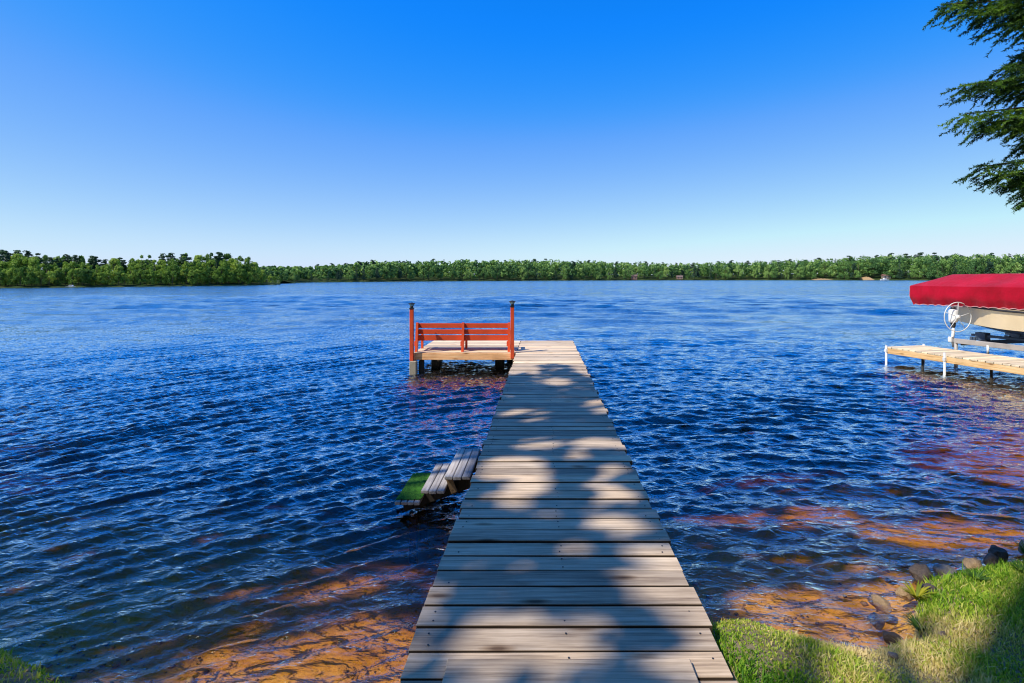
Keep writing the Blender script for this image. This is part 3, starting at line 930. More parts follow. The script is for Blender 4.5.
def leaf_cloud(centres, radii, per, size, up=.35, flat=.8, rng=RNG, jit=.5):
    """leaf-sized faces on the shells of many clumps; returns verts, quads, tone per face"""
    V = []; T = []
    for c, r in zip(centres, radii):
        d = rng.normal(size=(per, 3)); d /= np.linalg.norm(d, axis=1)[:, None]
        keep = d[:, 2] > -.75; d = d[keep]
        p = c + d * np.array([1, 1, flat]) * r * rng.uniform(.55, 1.08, (len(d), 1))
        nrm = d + rng.normal(size=d.shape) * jit; nrm[:, 2] += up
        nrm /= np.linalg.norm(nrm, axis=1)[:, None]
        ref = rng.normal(size=d.shape)
        s = np.cross(nrm, ref); s /= np.linalg.norm(s, axis=1)[:, None] + 1e-9
        u = np.cross(nrm, s)
        sz = size * rng.uniform(.6, 1.35, (len(d), 1))
        V.append(np.stack([p - s * sz * .5, p + u * sz * .32, p + s * sz * .55, p - u * sz * .36], 1))
        T.append(np.clip(rng.normal(.5, .17, len(d)) + .12 * d[:, 2], 0, 1))
    V = np.concatenate(V).reshape(-1, 3); T = np.concatenate(T)
    F = np.arange(len(V)).reshape(-1, 4)
    return V, F, T

def tapered(m, pts, r0, r1, n=7):
    m.tube(pts, [r0 + (r1 - r0) * i / (len(pts) - 1) for i in range(len(pts))], n)

def tree_meshes(kind, seed):
    """a tree one unit high: crown mesh and trunk mesh"""
    r = np.random.default_rng(seed)
    tm = MB()
    if kind == 'broad':
        nC = int(r.integers(17, 24)); cs = []; rs = []
        wx = r.uniform(.24, .34)
        for i in range(nC):
            h = r.uniform(.07, .92)
            env = math.sin(math.pi * min(1, (h + .22) / 1.2)) ** .7 * wx * r.uniform(.75, 1.15)
            a = r.uniform(0, 6.283); q = r.uniform(.25, 1) ** .5 * env
            cs.append((math.cos(a) * q, math.sin(a) * q, h)); rs.append(r.uniform(.085, .15) * (1.15 - .4 * h))
        cs.append((0, 0, .93)); rs.append(.07)
        V, F, T = leaf_cloud(np.array(cs), rs, 130, .046, rng=r, flat=1.05, jit=.65)
        tapered(tm, [(0, 0, -.03), (.01, .0, .3), (.0, .01, .8)], .018, .006)
        for c in cs[:9]: tapered(tm, [(0, 0, max(.12, c[2] - .25)), (c[0] * .5, c[1] * .5, c[2] - .1), c], .007, .003, 5)
    elif kind == 'pine':
        cs = []; rs = []
        lv = np.linspace(.20, .96, 11)
        for h in lv:
            env = (.17 * (1 - ((h - .20) / .82)) ** .7 + .03) * r.uniform(.7, 1.25)
            for k in range(max(2, int(6 * env / .17))):
                a = r.uniform(0, 6.283); q = env * r.uniform(.35, 1)
                cs.append((math.cos(a) * q, math.sin(a) * q, h + r.uniform(-.03, .03))); rs.append(r.uniform(.05, .08))
        cs.append((0, 0, .97)); rs.append(.03)
        V, F, T = leaf_cloud(np.array(cs), rs, 64, .042, rng=r, flat=.6)
        tapered(tm, [(0, 0, -.03), (.006, .004, .5), (0, 0, .97)], .016, .004)
        for c in cs[::2]: tapered(tm, [(0, 0, c[2] - .03), c], .005, .002, 5)
    else:                                   # dark spire (fir)
        cs = []; rs = []
        for h in np.linspace(.08, .95, 14):
            env = .17 * (1 - h) ** .85 + .012
            for k in range(max(1, int(7 * env / .17))):
                a = r.uniform(0, 6.283); q = env * r.uniform(.3, 1)
                cs.append((math.cos(a) * q, math.sin(a) * q, h + r.uniform(-.02, .02))); rs.append(.03 + .22 * env)
        cs.append((0, 0, .97)); rs.append(.02)
        V, F, T = leaf_cloud(np.array(cs), rs, 28, .032, rng=r, flat=.6)
        tapered(tm, [(0, 0, -.03), (0, 0, .95)], .014, .003)
    cm = np_mesh('crown', V, F, var=T)
    me = bpy.data.meshes.new('trunk'); me.from_pydata(tm.v, [], tm.f)
    at = me.attributes.new('var', 'FLOAT', 'FACE'); at.data.foreach_set('value', np.array(tm.var, dtype=np.float32))
    me.polygons.foreach_set('use_smooth', np.array(tm.sm, dtype=bool)); me.update()
    cm.materials.append(MAT['leaf'] if kind == 'broad' else MAT['pine'])
    me.materials.append(MAT['bark'])
    return cm, me
PROTO = {'broad': [tree_meshes('broad', s) for s in (1, 2, 3, 4, 5)], 'pine': [tree_meshes('pine', s) for s in (11, 12, 13)], 'fir': [tree_meshes('fir', s) for s in (21, 22)]}

FAR_BROAD_HAZED = [(0, (.016, .055, .022)), (.3, (.065, .16, .045)), (.6, (.18, .32, .07)), (1, (.40, .53, .15))]  # bluish haze of distance is mixed into these foliage colours
FARLEAF = leaf_mat('hazed_far_broadleaf', FAR_BROAD_HAZED, .2)
FARPINE = leaf_mat('hazed_far_pine', [(0, (.010, .034, .020)), (.5, (.03, .075, .04)), (1, (.07, .13, .06))], .1)  # same haze tint for the far conifers
PROTO_FAR = {}
for k_, lst in PROTO.items():
    PROTO_FAR[k_] = []
    for cm_, tm_ in lst:
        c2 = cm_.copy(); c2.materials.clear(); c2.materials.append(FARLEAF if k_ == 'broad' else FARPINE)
        PROTO_FAR[k_].append((c2, tm_))
def place_tree(kind, loc, h, w, name, label, group, which=None, PROTO=PROTO):
    cm, tm = PROTO[kind][random.randrange(len(PROTO[kind])) if which is None else which]
    r = empty(name, loc, random.uniform(0, 6.283)); r.scale = (h * w, h * w, h)
    tag(r, label, 'tree', group)
    link('crown', cm, None, r); link('trunk', tm, None, r)
    return r

# the wooded point on the left: trees in rows, the back rows higher
GL = 'trees crowded on the wooded point on the left'
LAB = {'broad': 'leafy green broadleaf tree crowded on the wooded point at the left', 'pine': 'dark green pine rising among the leafy trees of the left point',
       'fir': 'dark narrow fir among the leafy trees of the left point'}
rr = random.Random(3)
nL = 0
for row, (dd, n, sc_) in enumerate(((1.2, 88, .52), (5, 53, .80), (11, 44, .92), (18, 37, 1.0))):
    for i in range(n):
        c = -75 + (281 + 75) * (i + rr.uniform(.1, .9)) / n
        if row > 0 and c > 268 + rr.uniform(0, 6) - row * 4: continue
        D = float(np.interp(c, LEFT[:, 0], LEFT[:, 1])); T = float(np.interp(c, LEFT[:, 0], LEFT[:, 2]))
        Dd = D + dd + rr.uniform(-1.2, 1.2)
        gz = .4 + T * .16 * max(0, (dd - 3)) / 26
        hgt = (T * Dd / D - gz) * sc_ * rr.uniform(.84, 1.08) if row < 3 else (T * Dd / D - gz) * rr.uniform(.88, 1.02)
        q = rr.random()
        kind = 'broad'
        if row >= 2 and q < (.6 if c < 130 else .22): kind = 'pine'
        elif row >= 1 and q > .92: kind = 'fir'
        wd = rr.uniform(.72, 1.05) if kind == 'broad' else rr.uniform(.95, 1.35)
        if row == 0: wd *= 1.15
        place_tree(kind, (colx(c, D) * Dd / D, Dd, gz), hgt, wd, {'broad': 'broadleaf_tree', 'pine': 'pine_tree', 'fir': 'fir_tree'}[kind], LAB[kind], GL)
        nL += 1

# far shore: the trees that show largest one by one, the rest of the wood as one mass
GF = 'trees along the far shore'
LAF = {'broad': 'small green broadleaf tree at the edge of the wood across the lake', 'pine': 'dark pine standing above the wood across the lake', 'fir': 'dark pointed fir in the wood across the lake'}
def far_spot(c, dd):
    D = float(np.interp(c, FAR[:, 0], FAR[:, 1])); T = float(np.interp(c, FAR[:, 0], FAR[:, 2]))
    gz = .5 + T * .30 * max(0, dd) / 70
    return D, T, (colx(c, D) * (D + dd) / D, D + dd, gz)
CLEAR = [(630, 638), (675, 684), (818, 832), (866, 873), (880, 888)]
for i in range(165):
    c = 262 + (1052 - 262) * (i + rr.uniform(0, 1)) / 165
    if i % 3 == 2:
        dd = rr.uniform(35, 62); D, T, p = far_spot(c, dd)
        kind = 'pine' if rr.random() < .7 else 'fir'
        h = (T * (D + dd) / D - p[2]) * rr.uniform(.84, 1.0); wd = rr.uniform(1.1, 1.7)
    else:
        dd = rr.uniform(2, 7)
        if any(a - 1 < c < b + 1 for a, b in CLEAR): dd = rr.uniform(12, 16)
        D, T, p = far_spot(c, dd)
        q = rr.random(); kind = 'broad' if q < .66 else ('pine' if q < .84 else 'fir'); h = T * rr.uniform(.45, .80); wd = rr.uniform(.75, 1.15) if kind == 'broad' else rr.uniform(1.0, 1.4)
    place_tree(kind, p, h, wd, {'broad': 'broadleaf_tree', 'pine': 'pine_tree', 'fir': 'fir_tree'}[kind], LAF[kind], GF, None, PROTO_FAR)
cs = []; rs = []
rg = np.random.default_rng(9)
for i in range(2300):
    c = rg.uniform(225, 1200); dd = rg.uniform(6, 68)
    if any(a < c < b for a, b in CLEAR) and dd < 14: continue
    D, T, p = far_spot(c, dd)
    h = (T * (D + dd) / D - p[2]) * rg.uniform(.64, .97)
    w = h * rg.uniform(.2, .3)
    for k in range(8):
        q = rg.uniform(.2, .97); a = rg.uniform(0, 6.283)
        cs.append((p[0] + math.cos(a) * w * .7 * (1.1 - q * .7), p[1] + math.sin(a) * w * .7 * (1.1 - q * .7), p[2] + h * q * .95)); rs.append(w * rg.uniform(.3, .55))
V, F, T_ = leaf_cloud(np.array(cs), np.array(rs), 18, 1.25, rng=rg, jit=.7)
tone = np.repeat(rg.uniform(0, 1, len(V) // 4 // 90 + 2), 90)[:len(T_)]
T_ = np.clip(T_ * .35 + tone * .65, 0, 1)
fm = np_mesh('far_forest', V, F, var=T_)
fo = link('far_forest', fm, leaf_mat('hazed_far_wood', FAR_BROAD_HAZED, .2, obj_rand=False))
tag(fo, 'dense green forest covering the far shore behind its edge trees', 'forest', kind='stuff')

# ------------------------------------------------------------------ small things on the far shores
def house(name, c, dd, w, h, wall, roof_c, label):
    D, T, p = far_spot(c, dd)
    root = empty(name, p, -.1)
    tag(root, label, 'cottage')
    m = MB(); m.box((0, 0, h * .5), (w, w * .7, h)); m.build('wall', paint_mat(name + '_wall', wall, .8, .2), root)
    rf = MB(); a = w * .56; b = w * .42
    rf.add([(-a, -b, h), (a, -b, h), (a, b, h), (-a, b, h), (-a, 0, h * 1.5), (a, 0, h * 1.5)], [(0, 1, 5, 4), (2, 3, 4, 5), (0, 4, 3), (1, 2, 5)], .5)
    rf.build('roof', paint_mat(name + '_roof', roof_c, .8, .2), root)
    for x in (-w * .26, w * .24):
        f = MB(); f.box((x, -w * .35 - .03, h * .55), (w * .2, .08, h * .38)); f.build('window', MAT['darkmetal'], root)
house('lake_cottage', 634, 1.5, 5, 2.8, (.20, .11, .08), (.16, .10, .08), 'brownish red cottage among the trees in the middle of the far shore')
house('lake_cottage', 679.5, 5, 5, 2.2, (.30, .18, .13), (.22, .15, .12), 'pinkish cottage at the water on the far shore, left of the sandy banks')
house('lake_cottage', 886, 9, 6, 2.6, (.28, .23, .20), (.25, .12, .10), 'grey cottage with reddish roof on the far shore, left of the red canopy')
MAT['sand'] = rock_mat('bare_sand_bank', (.22, .13, .06), (.52, .35, .17))
def bank(c0, c1, h, mat, label):
    m = MB(); vs = []; n = 24
    for i in range(n + 1):
        c = c0 + (c1 - c0) * i / n; D, T, p = far_spot(c, .2)
        e = math.sin(math.pi * i / n) ** .5
        q = 1 + .25 * math.sin(i * 1.7)
        vs += [(p[0], p[1] - .6, -.1), (p[0], p[1] + .4, .1 + h * .5 * e * q), (p[0], p[1] + 3.5, .15 + h * e * q), (p[0], p[1] + 9, .1 + h * .9 * e)]
    m.add(vs, [(i * 4 + k, (i + 1) * 4 + k, (i + 1) * 4 + k + 1, i * 4 + k + 1) for i in range(n) for k in range(3)], .5, True)
    tag(m.build('sandy_bank', mat, None), label, kind='structure')
bank(813, 834, 1.2, MAT['sand'], 'bare tan sandy bank on the far shore')
bank(863, 875, 2.5, MAT['sand'], 'orange sandy slope on the far shore')
bank(740, 750, .5, MAT['sand'], 'thin strip of sand on the far shore')
def small_boat(c, D, L, label):
    root = empty('moored_boat', (colx(c, D), D, 0), .2)
    tag(root, label, 'boat')
    m = MB(); n = 12; vs = []; q = L / 8
    for i in range(n + 1):
        t = i / n; hb = L * .17 * (1 - (1 - t) ** 3 if t < 1 else 1) if t > .02 else .05 * q; x = -L / 2 + L * t
        vs += [(x, -hb, (.9 - .2 * t) * q), (x, -hb * .6, .0), (x, hb * .6, .0), (x, hb, (.9 - .2 * t) * q)]
    fs = [(i * 4 + k, (i + 1) * 4 + k, (i + 1) * 4 + (k + 1) % 4, i * 4 + (k + 1) % 4) for i in range(n) for k in range(4)] + [(n * 4, n * 4 + 1, n * 4 + 2, n * 4 + 3)]
    m.add(vs, fs, .5); m.build('hull', MAT['white'], root)
    k = MB(); k.box((L * .1, 0, 1.25 * q), (L * .32, L * .2, .9 * q), None, .5, .1 * q); k.build('cabin', MAT['white'], root)
    g = MB(); g.box((L * .1, -L * .1 - .02 * q, 1.35 * q), (L * .24, .04 * q, .4 * q)); g.build('window', MAT['darkmetal'], root)
small_boat(884, 449, 8, 'white boat moored at the far shore beside the orange slope')
small_boat(70, 110, 2.2, 'small white boat at the foot of the trees on the left point')

# ------------------------------------------------------------------ the trees on the near bank that shade the dock
LIT_DECK = [(.19, 7.6, .19, .22), (-.19, 5.76, .23, .24), (.67, 5.94, .05, .12), (-.07, 4.76, .18, .14), (.48, 4.8, .21, .14), (-.22, 4.13, .29, .26), (.53, 4.13, .10, .15),
            (.31, 4.48, .09, .10), (-.11, 3.84, .15, .18), (.42, 3.75, .11, .15), (-.18, 3.62, .15, .13), (.48, 3.62, .13, .13), (.03, 3.33, .09, .04), (.42, 3.2, .18, .10),
            (.19, 2.93, .09, .05), (.66, 2.86, .15, .08), (.56, 2.62, .24, .12), (.58, 2.50, .20, .08), (.64, 2.36, .14, .06), (-.56, 2.48, .07, .09), (-.57, 2.35, .08, .05),
            (-.17, 2.23, .20, .04), (.12, 2.1, .12, .08), (-.29, 2.1, .12, .05)]
LIT_LOW = [(-1.5, 3.9, .4, .16), (-.85, 3.7, .2, .25), (-1.12, 2.82, .72, .44), (-1.75, 2.75, .35, .22), (-.7, 3.0, .16, .28), (-1.5, 4.75, .3, .18), (-1.9, 3.6, .35, .12), (1.45, 4.9, .55, .20), (2.3, 4.75, .5, .2), (3.2, 4.35, .7, .26),
           (1.55, 3.35, .30, .14), (1.22, 3.02, .26, .14), (1.05, 6.4, .8, .25), (2.4, 6.5, .6, .25),
           (.95, 2.8, .22, .25), (1.2, 2.45, .3, .13), (1.75, 2.62, .3, .12), (2.35, 3.05, .35, .22), (2.9, 3.25, .4, .14), (2.2, 2.5, .2, .07), (2.75, 2.75, .22, .1), (1.0, 2.2, .2, .1), (1.6, 2.2, .2, .06), (2.1, 3.2, .25, .15)]
def shade_trees():
    r = np.random.default_rng(5)
    S = np.array(SUN)
    n = 30000
    clx = []
    # clumps: shadow spot (g) + height (z) -> place in the crown along the sun's ray
    K = 1200
    g = np.stack([r.uniform(-6.5, 6.6, K), r.uniform(.6, 8.9, K)], -1)
    z = r.uniform(9.5, 17, K)
    t = (z - DECK) / S[2]
    C = np.stack([g[:, 0] + S[0] * t, g[:, 1] + S[1] * t, z], -1)
    V, F, T = leaf_cloud(C, r.uniform(.35, .75, K), 52, .21, rng=r, jit=1.2)
    q = V.reshape(-1, 4, 3); c = q.mean(1)
    def hit(plane):
        tt = (c[:, 2] - plane) / S[2]
        return c[:, 0] - S[0] * tt, c[:, 1] - S[1] * tt
    x, y = hit(DECK)
    ok = np.ones(len(c), bool)
    U = r.uniform(0, 1, len(c))
    def open_up(sel, q, soft=.3):
        """drop the leaves inside q < 1 and thin them out just beyond"""
        return sel & ((q < 1) | ((q < 1 + soft) & (U < .75 * (1 - (q - 1) / soft))))
    on = (x > DX0 - .12) & (x < DX1 + .12)
    wig = .22 * np.sin(x * 11 + y * 6) + .18 * np.sin(x * 23 - y * 17)
    for (a, b, rx, ry) in LIT_DECK:
        ok &= ~open_up(on, ((x - a) / (rx + .03)) ** 2 + ((y - b) / (ry + .04)) ** 2 + wig)
    for (a, b, rx, ry, pr) in ((-.14, 2.14, .46, .27, .80), (.30, 2.0, .42, .13, .70), (-.25, 2.62, .3, .2, .6)):
        ok &= ~(on & (((x - a) / rx) ** 2 + ((y - b) / ry) ** 2 < 1) & (U < pr))
    edge = 8.35 + .38 * np.sin(x * 3.1 + 1) + .26 * np.sin(x * 7.3) + .2 * np.sin(x * 16)
    blob = ((x - .21) / .24) ** 2 + ((y - 8.98) / .22) ** 2 + .4 * np.sin(x * 17 + y * 9) < 1
    ok &= (y < edge) | blob
    x, y = hit(0.0)
    off = (x < DX0 - .05) | (x > DX1 + .05)
    wig = .3 * np.sin(x * 7 + y * 4) + .25 * np.sin(x * 15 - y * 11)
    for (a, b, rx, ry) in LIT_LOW:
        ok &= ~open_up(off, ((x - a) / (rx + .03)) ** 2 + ((y - b) / (ry + .03)) ** 2 + wig, 1.3)
    x, y = hit(.25)
    ok &= ~((x < DX0 + .02) & (((x + .85) / .42) ** 2 + ((y - 4.5) / .36) ** 2 + .35 * np.sin(x * 14 + y * 9) < 1))
    x, y = hit(DECK)
    ok &= ~((((x - 6.0) / 1.9) ** 2 + ((y - 6.3) / 1.9) ** 2 < 1) & (vnoise(x, y, 3, 71) > -.8))
    x, y = hit(.2)
    bankz = (x > .75) & (y < 3.45) & (y > 1.2)
    ok &= ~(bankz & (vnoise(x, y, 6.5, 61) + .6 * vnoise(x, y, 15, 62) > -.42 - .30 * (x < 1.5) - .05 * (x > 2.6)))
    q = q[ok]; T = T[ok]; c = c[ok]
    trunks = [(-11.0, -2.2), (-8.0, .6), (-6.6, -3.2)]
    d = np.stack([np.hypot(c[:, 0] - a, c[:, 1] - b) for a, b in trunks], -1)
    own = d.argmin(1)
    labs = ['tall leafy tree on the near bank, farthest from the dock', 'tall leafy tree on the near bank, the one nearest the water',
            'tall leafy tree on the near bank, standing right behind the foot of the dock']
    for i, (a, b) in enumerate(trunks):
        root = empty('shade_tree', (a, b, 0)); tag(root, labs[i], 'tree')
        qq = q[own == i] - np.array([a, b, 0])
        me = np_mesh('crown', qq.reshape(-1, 3), np.arange(len(qq) * 4).reshape(-1, 4), var=T[own == i])
        link('crown', me, MAT['shade_leaf'], root)
        m = MB(); gz = float(ground_z(a, b)) - .2
        tapered(m, [(0, 0, gz), (.1, .05, 4), (.0, .1, 9), (.1, 0, 15)], .24, .05, 12)
        pick = r.choice(len(qq), 14)
        for k in pick:
            e = qq[k].mean(0); tapered(m, [(.03, .05, max(6, e[2] - 3)), (e[0] * .5, e[1] * .5, e[2] - 1.1), tuple(e)], .07, .012, 7)
        m.build('trunk', MAT['bark'], root)
shade_trees()

GB = 'unseen trees added on the near bank behind the dock to cut sky light'  # wood out of view, added to dim the sky light on the deck
for (x, y, h, k) in ((-21, -8, 15, 'broad'), (-12, -20, 17, 'broad'), (-3, -16, 16, 'broad'), (3.5, -13, 17, 'broad'), (10, -9, 15, 'broad'), (12.5, -1.0, 14, 'broad'), (8.5, -5.0, 12, 'broad'),
                     (-20, -17, 18, 'broad'), (12, -8, 18, 'broad'), (14.5, 2.5, 14, 'broad'), (-20, 3.0, 12, 'broad'), (9, -12, 18, 'broad'), (4.5, -16, 18, 'broad')):
    place_tree(k, (x, y, float(ground_z(x, y)) - .1), h, 1.0, 'broadleaf_tree', 'unseen tall green tree behind the dock, added to cut sky light', GB)

# ------------------------------------------------------------------ spruce at the upper right
def spruce():
    r = np.random.default_rng(31)
    bx, by = 7.3, 4.9
    root = empty('spruce_tree', (bx, by, float(ground_z(bx, by)) - .1))
    tag(root, 'dark green spruce whose drooping branches reach in at the upper right', 'tree')
    ox, oy, oz = root.location
    wood = MB()
    tapered(wood, [(0, 0, 0), (.03, 0, 3), (0, .02, 6), (.02, 0, 10.5)], .19, .03, 12)
    segs = []          # twigs: start, end, tone
    def branch(base, tip, droop, nsec, slen):
        base = np.array(base); tip = np.array(tip)
        L = np.linalg.norm(tip - base)
        def P(t): 
            p = base * (1 - t) + tip * t
            p[2] += droop * 4 * t * (1 - t)
            return p
        pts = [P(t) for t in np.linspace(0, 1, 9)]
        tapered(wood, [tuple(p) for p in pts], .028, .004, 6)
        ax = (tip - base) / L
        side = np.cross(ax, [0, 0, 1.]); side /= np.linalg.norm(side)
        for i in range(nsec):
            t = .22 + .80 * (i + r.uniform(0, 1)) / nsec
            t = min(t, 1.0)
            p = P(t)
            sg = 1 if i % 2 else -1
            ln = slen * (1.12 - t) * r.uniform(.7, 1.25) + .10
            d = ax * r.uniform(.55, .9) + side * sg * r.uniform(.5, .95) + np.array([0, 0, r.uniform(-.75, .1)])
            d /= np.linalg.norm(d)
            e = p + d * ln + np.array([0, 0, -.16 * ln])
            tone = r.uniform(.1, .85)
            segs.append((p, e, tone))
            m = max(2, int(ln / .055))
            for k in range(m):
                u = (k + .6) / m
                pp = p * (1 - u) + e * u
                s2 = 1 if k % 2 else -1
                lat = np.cross(d, [0, 0, 1.]); lat /= np.linalg.norm(lat) + 1e-9
                d2 = d * r.uniform(.6, .9) + lat * s2 * r.uniform(.4, .8) + np.array([0, 0, r.uniform(-.45, .1)])
                d2 /= np.linalg.norm(d2)
                l2 = r.uniform(.07, .16) * (1.15 - .5 * u)
                segs.append((pp, pp + d2 * l2, tone + r.uniform(-.1, .2)))
        segs.append((P(.93), tip + ax * .06, .6))
    # branches that reach into the picture (tips given where they hang), then the rest of the tree
    seen = [(3.50, 4.80, 4.40), (3.72, 4.78, 4.33), (3.95, 4.80, 4.20), (3.80, 5.05, 4.58), (4.15, 5.0, 4.45), (3.45, 4.7, 4.72), (4.2, 4.8, 4.75), (4.35, 4.9, 4.30), (4.3, 5.2, 4.9), (3.9, 4.6, 4.95),
            (3.66, 4.80, 3.66), (3.9, 4.9, 3.72), (4.05, 4.8, 3.85), (4.2, 5.0, 3.72), (4.3, 4.9, 3.95), (3.62, 4.75, 3.39), (3.85, 4.85, 3.33), (4.1, 4.75, 3.28), (4.2, 5.05, 3.42), (4.4, 4.9, 3.55), (4.5, 5.0, 3.25),
            (3.80, 4.80, 2.93), (4.02, 4.85, 2.86), (4.22, 4.9, 2.80), (4.35, 4.75, 2.90), (4.5, 4.9, 2.82)]
    for q in range(30):
        D = r.uniform(4.6, 5.4); pxl = r.uniform(990, 1075); pyl = r.choice([r.uniform(-10, 60), r.uniform(60, 150), r.uniform(168, 205)])
        seen.append((colx(pxl, D) + .17, D, EYE + (278 - pyl) * D / 530))
    for tip in seen:
        t = np.array(tip) - np.array((ox - .17, oy, oz))
        branch((0, 0, t[2] + r.uniform(-.05, .18)), t, r.uniform(.02, .12), 80, .60)
    for k in range(46):
        h = 1.9 + 8.0 * k / 46; a = r.uniform(-1.6, 1.9) if h < 6 else r.uniform(0, 6.283)
        ln = max(.4, 3.3 * (1 - h / 10.8)) * r.uniform(.8, 1.05)
        if h < 6: ln *= .9
        branch((0, 0, h), (math.cos(a) * ln, math.sin(a) * ln, h - .35 * ln * .5), .15, 20, .7)
    wood.build('trunk', MAT['bark'], root)
    A = np.array([s[0] for s in segs]); B = np.array([s[1] for s in segs]); tn = np.array([s[2] for s in segs])
    d = B - A; Ls = np.linalg.norm(d, axis=1); d /= Ls[:, None]
    rep = np.maximum(8, (Ls / .0030).astype(int))
    idx = np.repeat(np.arange(len(segs)), rep)
    N = len(idx)
    u = r.uniform(0, 1.02, N)
    p = A[idx] + d[idx] * (u * Ls[idx])[:, None]
    s = np.cross(d, np.array([0, 0, 1.])); s /= np.linalg.norm(s, axis=1)[:, None] + 1e-9
    w = np.cross(s, d)
    ang = r.uniform(0, 6.283, N)
    rad = s[idx] * np.cos(ang)[:, None] * 1.15 + w[idx] * np.sin(ang)[:, None] * .75
    nd = d[idx] * r.uniform(.4, .9, (N, 1)) + rad; nd /= np.linalg.norm(nd, axis=1)[:, None]
    ln = r.uniform(.018, .034, (N, 1))
    sd = np.cross(nd, r.normal(size=(N, 3))); sd /= np.linalg.norm(sd, axis=1)[:, None] + 1e-9
    wd = .0042
    V = np.stack([p - sd * wd, p + sd * wd, p + nd * ln], 1).reshape(-1, 3)
    tone = np.clip(tn[idx] + r.normal(0, .08, N), 0, 1)
    me = np_mesh('needles', V, np.arange(N * 3).reshape(-1, 3), var=tone)
    link('crown', me, MAT['spruce'], root)
    return N
NEEDLES = spruce()

# ------------------------------------------------------------------ grass, weeds and rocks on the bank
def grass_blades():
    r = np.random.default_rng(17)
    def scatter(n, x0, x1, y0, y1):
        x = r.uniform(x0, x1, n); y = r.uniform(y0, y1, n)
        dens = .56 + .62 * vnoise(x, y, 3.2, 41) + .25 * vnoise(x, y, 9, 42)
        z = ground_z(x, y)
        k = (z > .045) & (r.uniform(0, 1, n) < dens) & ~((x > DX0 - .02) & (x < DX1 + .02) & (y > -1))
        return x[k], y[k], z[k]
    a = scatter(230000, .6, 4.6, 1.3, 4.2); b = scatter(60000, -4.6, -1.4, 1.2, 3.1); c = scatter(60000, -14, 14, -6, 6)
    d = scatter(150000, 4.6, 9.5, -.5, 6.2); e = scatter(60000, -9.5, -4.6, 0, 5)
    x, y, z = (np.concatenate([q[i] for q in (a, b, c, d, e)]) for i in range(3))
    N = len(x)
    tall = .55 + .5 * vnoise(x, y, 4.5, 43) + .3 * vnoise(x, y, 13, 44)
    h = r.uniform(.013, .038, N) * np.clip(tall + .35, .45, 1.7)
    h = np.where(r.uniform(0, 1, N) < .03, h * 1.9, h)
    a_ = r.uniform(0, 6.283, N); lean = r.uniform(.15, 1.1, N) * h
    wd = r.uniform(.0022, .0048, N) * np.where((x > 4.6) | (x < -4.6), 1.7, 1.0)
    dx, dy = np.cos(a_), np.sin(a_)
    f = r.uniform(0, 6.283, N); sx, sy = np.cos(f) * wd, np.sin(f) * wd
    base = np.stack([x, y, z - .004], -1)
    mid = base + np.stack([dx * lean * .35, dy * lean * .35, h * .62], -1)
    tip = base + np.stack([dx * lean, dy * lean, h], -1)
    s = np.stack([sx, sy, 0 * sx], -1)
    V = np.stack([base - s, base + s, mid + s * .75, mid - s * .75, tip, ], 1)
    i = np.arange(N)[:, None] * 5
    Fq = np.concatenate([i + 0, i + 1, i + 2, i + 3], 1)
    Ft = np.concatenate([i + 3, i + 2, i + 4, i + 4], 1)
    dry = np.clip(.46 + .5 * vnoise(x, y, 2.6, 45) + .3 * vnoise(x, y, 7, 46) + r.normal(0, .18, N), 0, 1)
    # one mesh, quads and tips as triangles
    me = bpy.data.meshes.new('grass')
    Vv = V.reshape(-1, 3).astype(np.float32)
    Ft3 = Ft[:, :3]
    me.vertices.add(len(Vv)); me.vertices.foreach_set('co', Vv.ravel())
    me.loops.add(Fq.size + Ft3.size); me.loops.foreach_set('vertex_index', np.concatenate([Fq.ravel(), Ft3.ravel()]).astype(np.int32))
    me.polygons.add(2 * N)
    me.polygons.foreach_set('loop_start', np.concatenate([np.arange(0, Fq.size, 4), Fq.size + np.arange(0, Ft3.size, 3)]).astype(np.int32))
    me.polygons.foreach_set('loop_total', np.concatenate([np.full(N, 4), np.full(N, 3)]).astype(np.int32))
    at = me.attributes.new('var', 'FLOAT', 'FACE'); at.data.foreach_set('value', np.concatenate([dry, dry]).astype(np.float32))
    me.update(calc_edges=True)
    m = leaf_mat('bank_grass', [(0, (.06, .18, .012)), (.3, (.22, .40, .025)), (.55, (.46, .56, .06)), (.78, (.66, .58, .19)), (1, (.80, .64, .34))], .35, obj_rand=False)
    tag(link('grass', me, m), 'short green grass with dry tan patches on the near bank', 'grass', kind='stuff')
grass_blades()

def rock(loc, size, mat, label, seed):
    r = np.random.default_rng(seed)
    import bmesh
    bm = bmesh.new(); bmesh.ops.create_icosphere(bm, subdivisions=4, radius=1)
    ph = r.uniform(0, 6.283, (10, 4))
    pl = [(Vector(r.normal(size=3)).normalized(), r.uniform(.62, .9)) for _ in range(9)]
    for v in bm.verts:
        p = v.co.copy()
        for n_, d_ in pl:
            e = p.dot(n_) - d_
            if e > 0: p -= n_ * e * .85
        k = 0
        for q in range(6):
            k += .035 * math.sin(p.x * (2 + q) + ph[q, 0]) * math.sin(p.y * (2.5 + q) + ph[q, 1]) * math.sin(p.z * (2 + q) + ph[q, 2])
        v.co = p * (1 + k * 1.6)
    me = bpy.data.meshes.new('shore_rock'); bm.to_mesh(me); bm.free()
    me.polygons.foreach_set('use_smooth', np.ones(len(me.polygons), bool))
    o = link('shore_rock', me, mat); o.location = (loc[0], loc[1], loc[2] - .012); o.scale = tuple(.52 * q for q in size); o.rotation_euler = (r.uniform(-.2, .2), r.uniform(-.2, .2), r.uniform(0, 6.283))
    tag(o, label, 'rock', 'rocks at the edge of the bank')
rock((2.00, 3.15, .0), (.13, .09, .075), MAT['rock_tan'], 'sunlit orange tan rock standing in the water off the bank', 1)
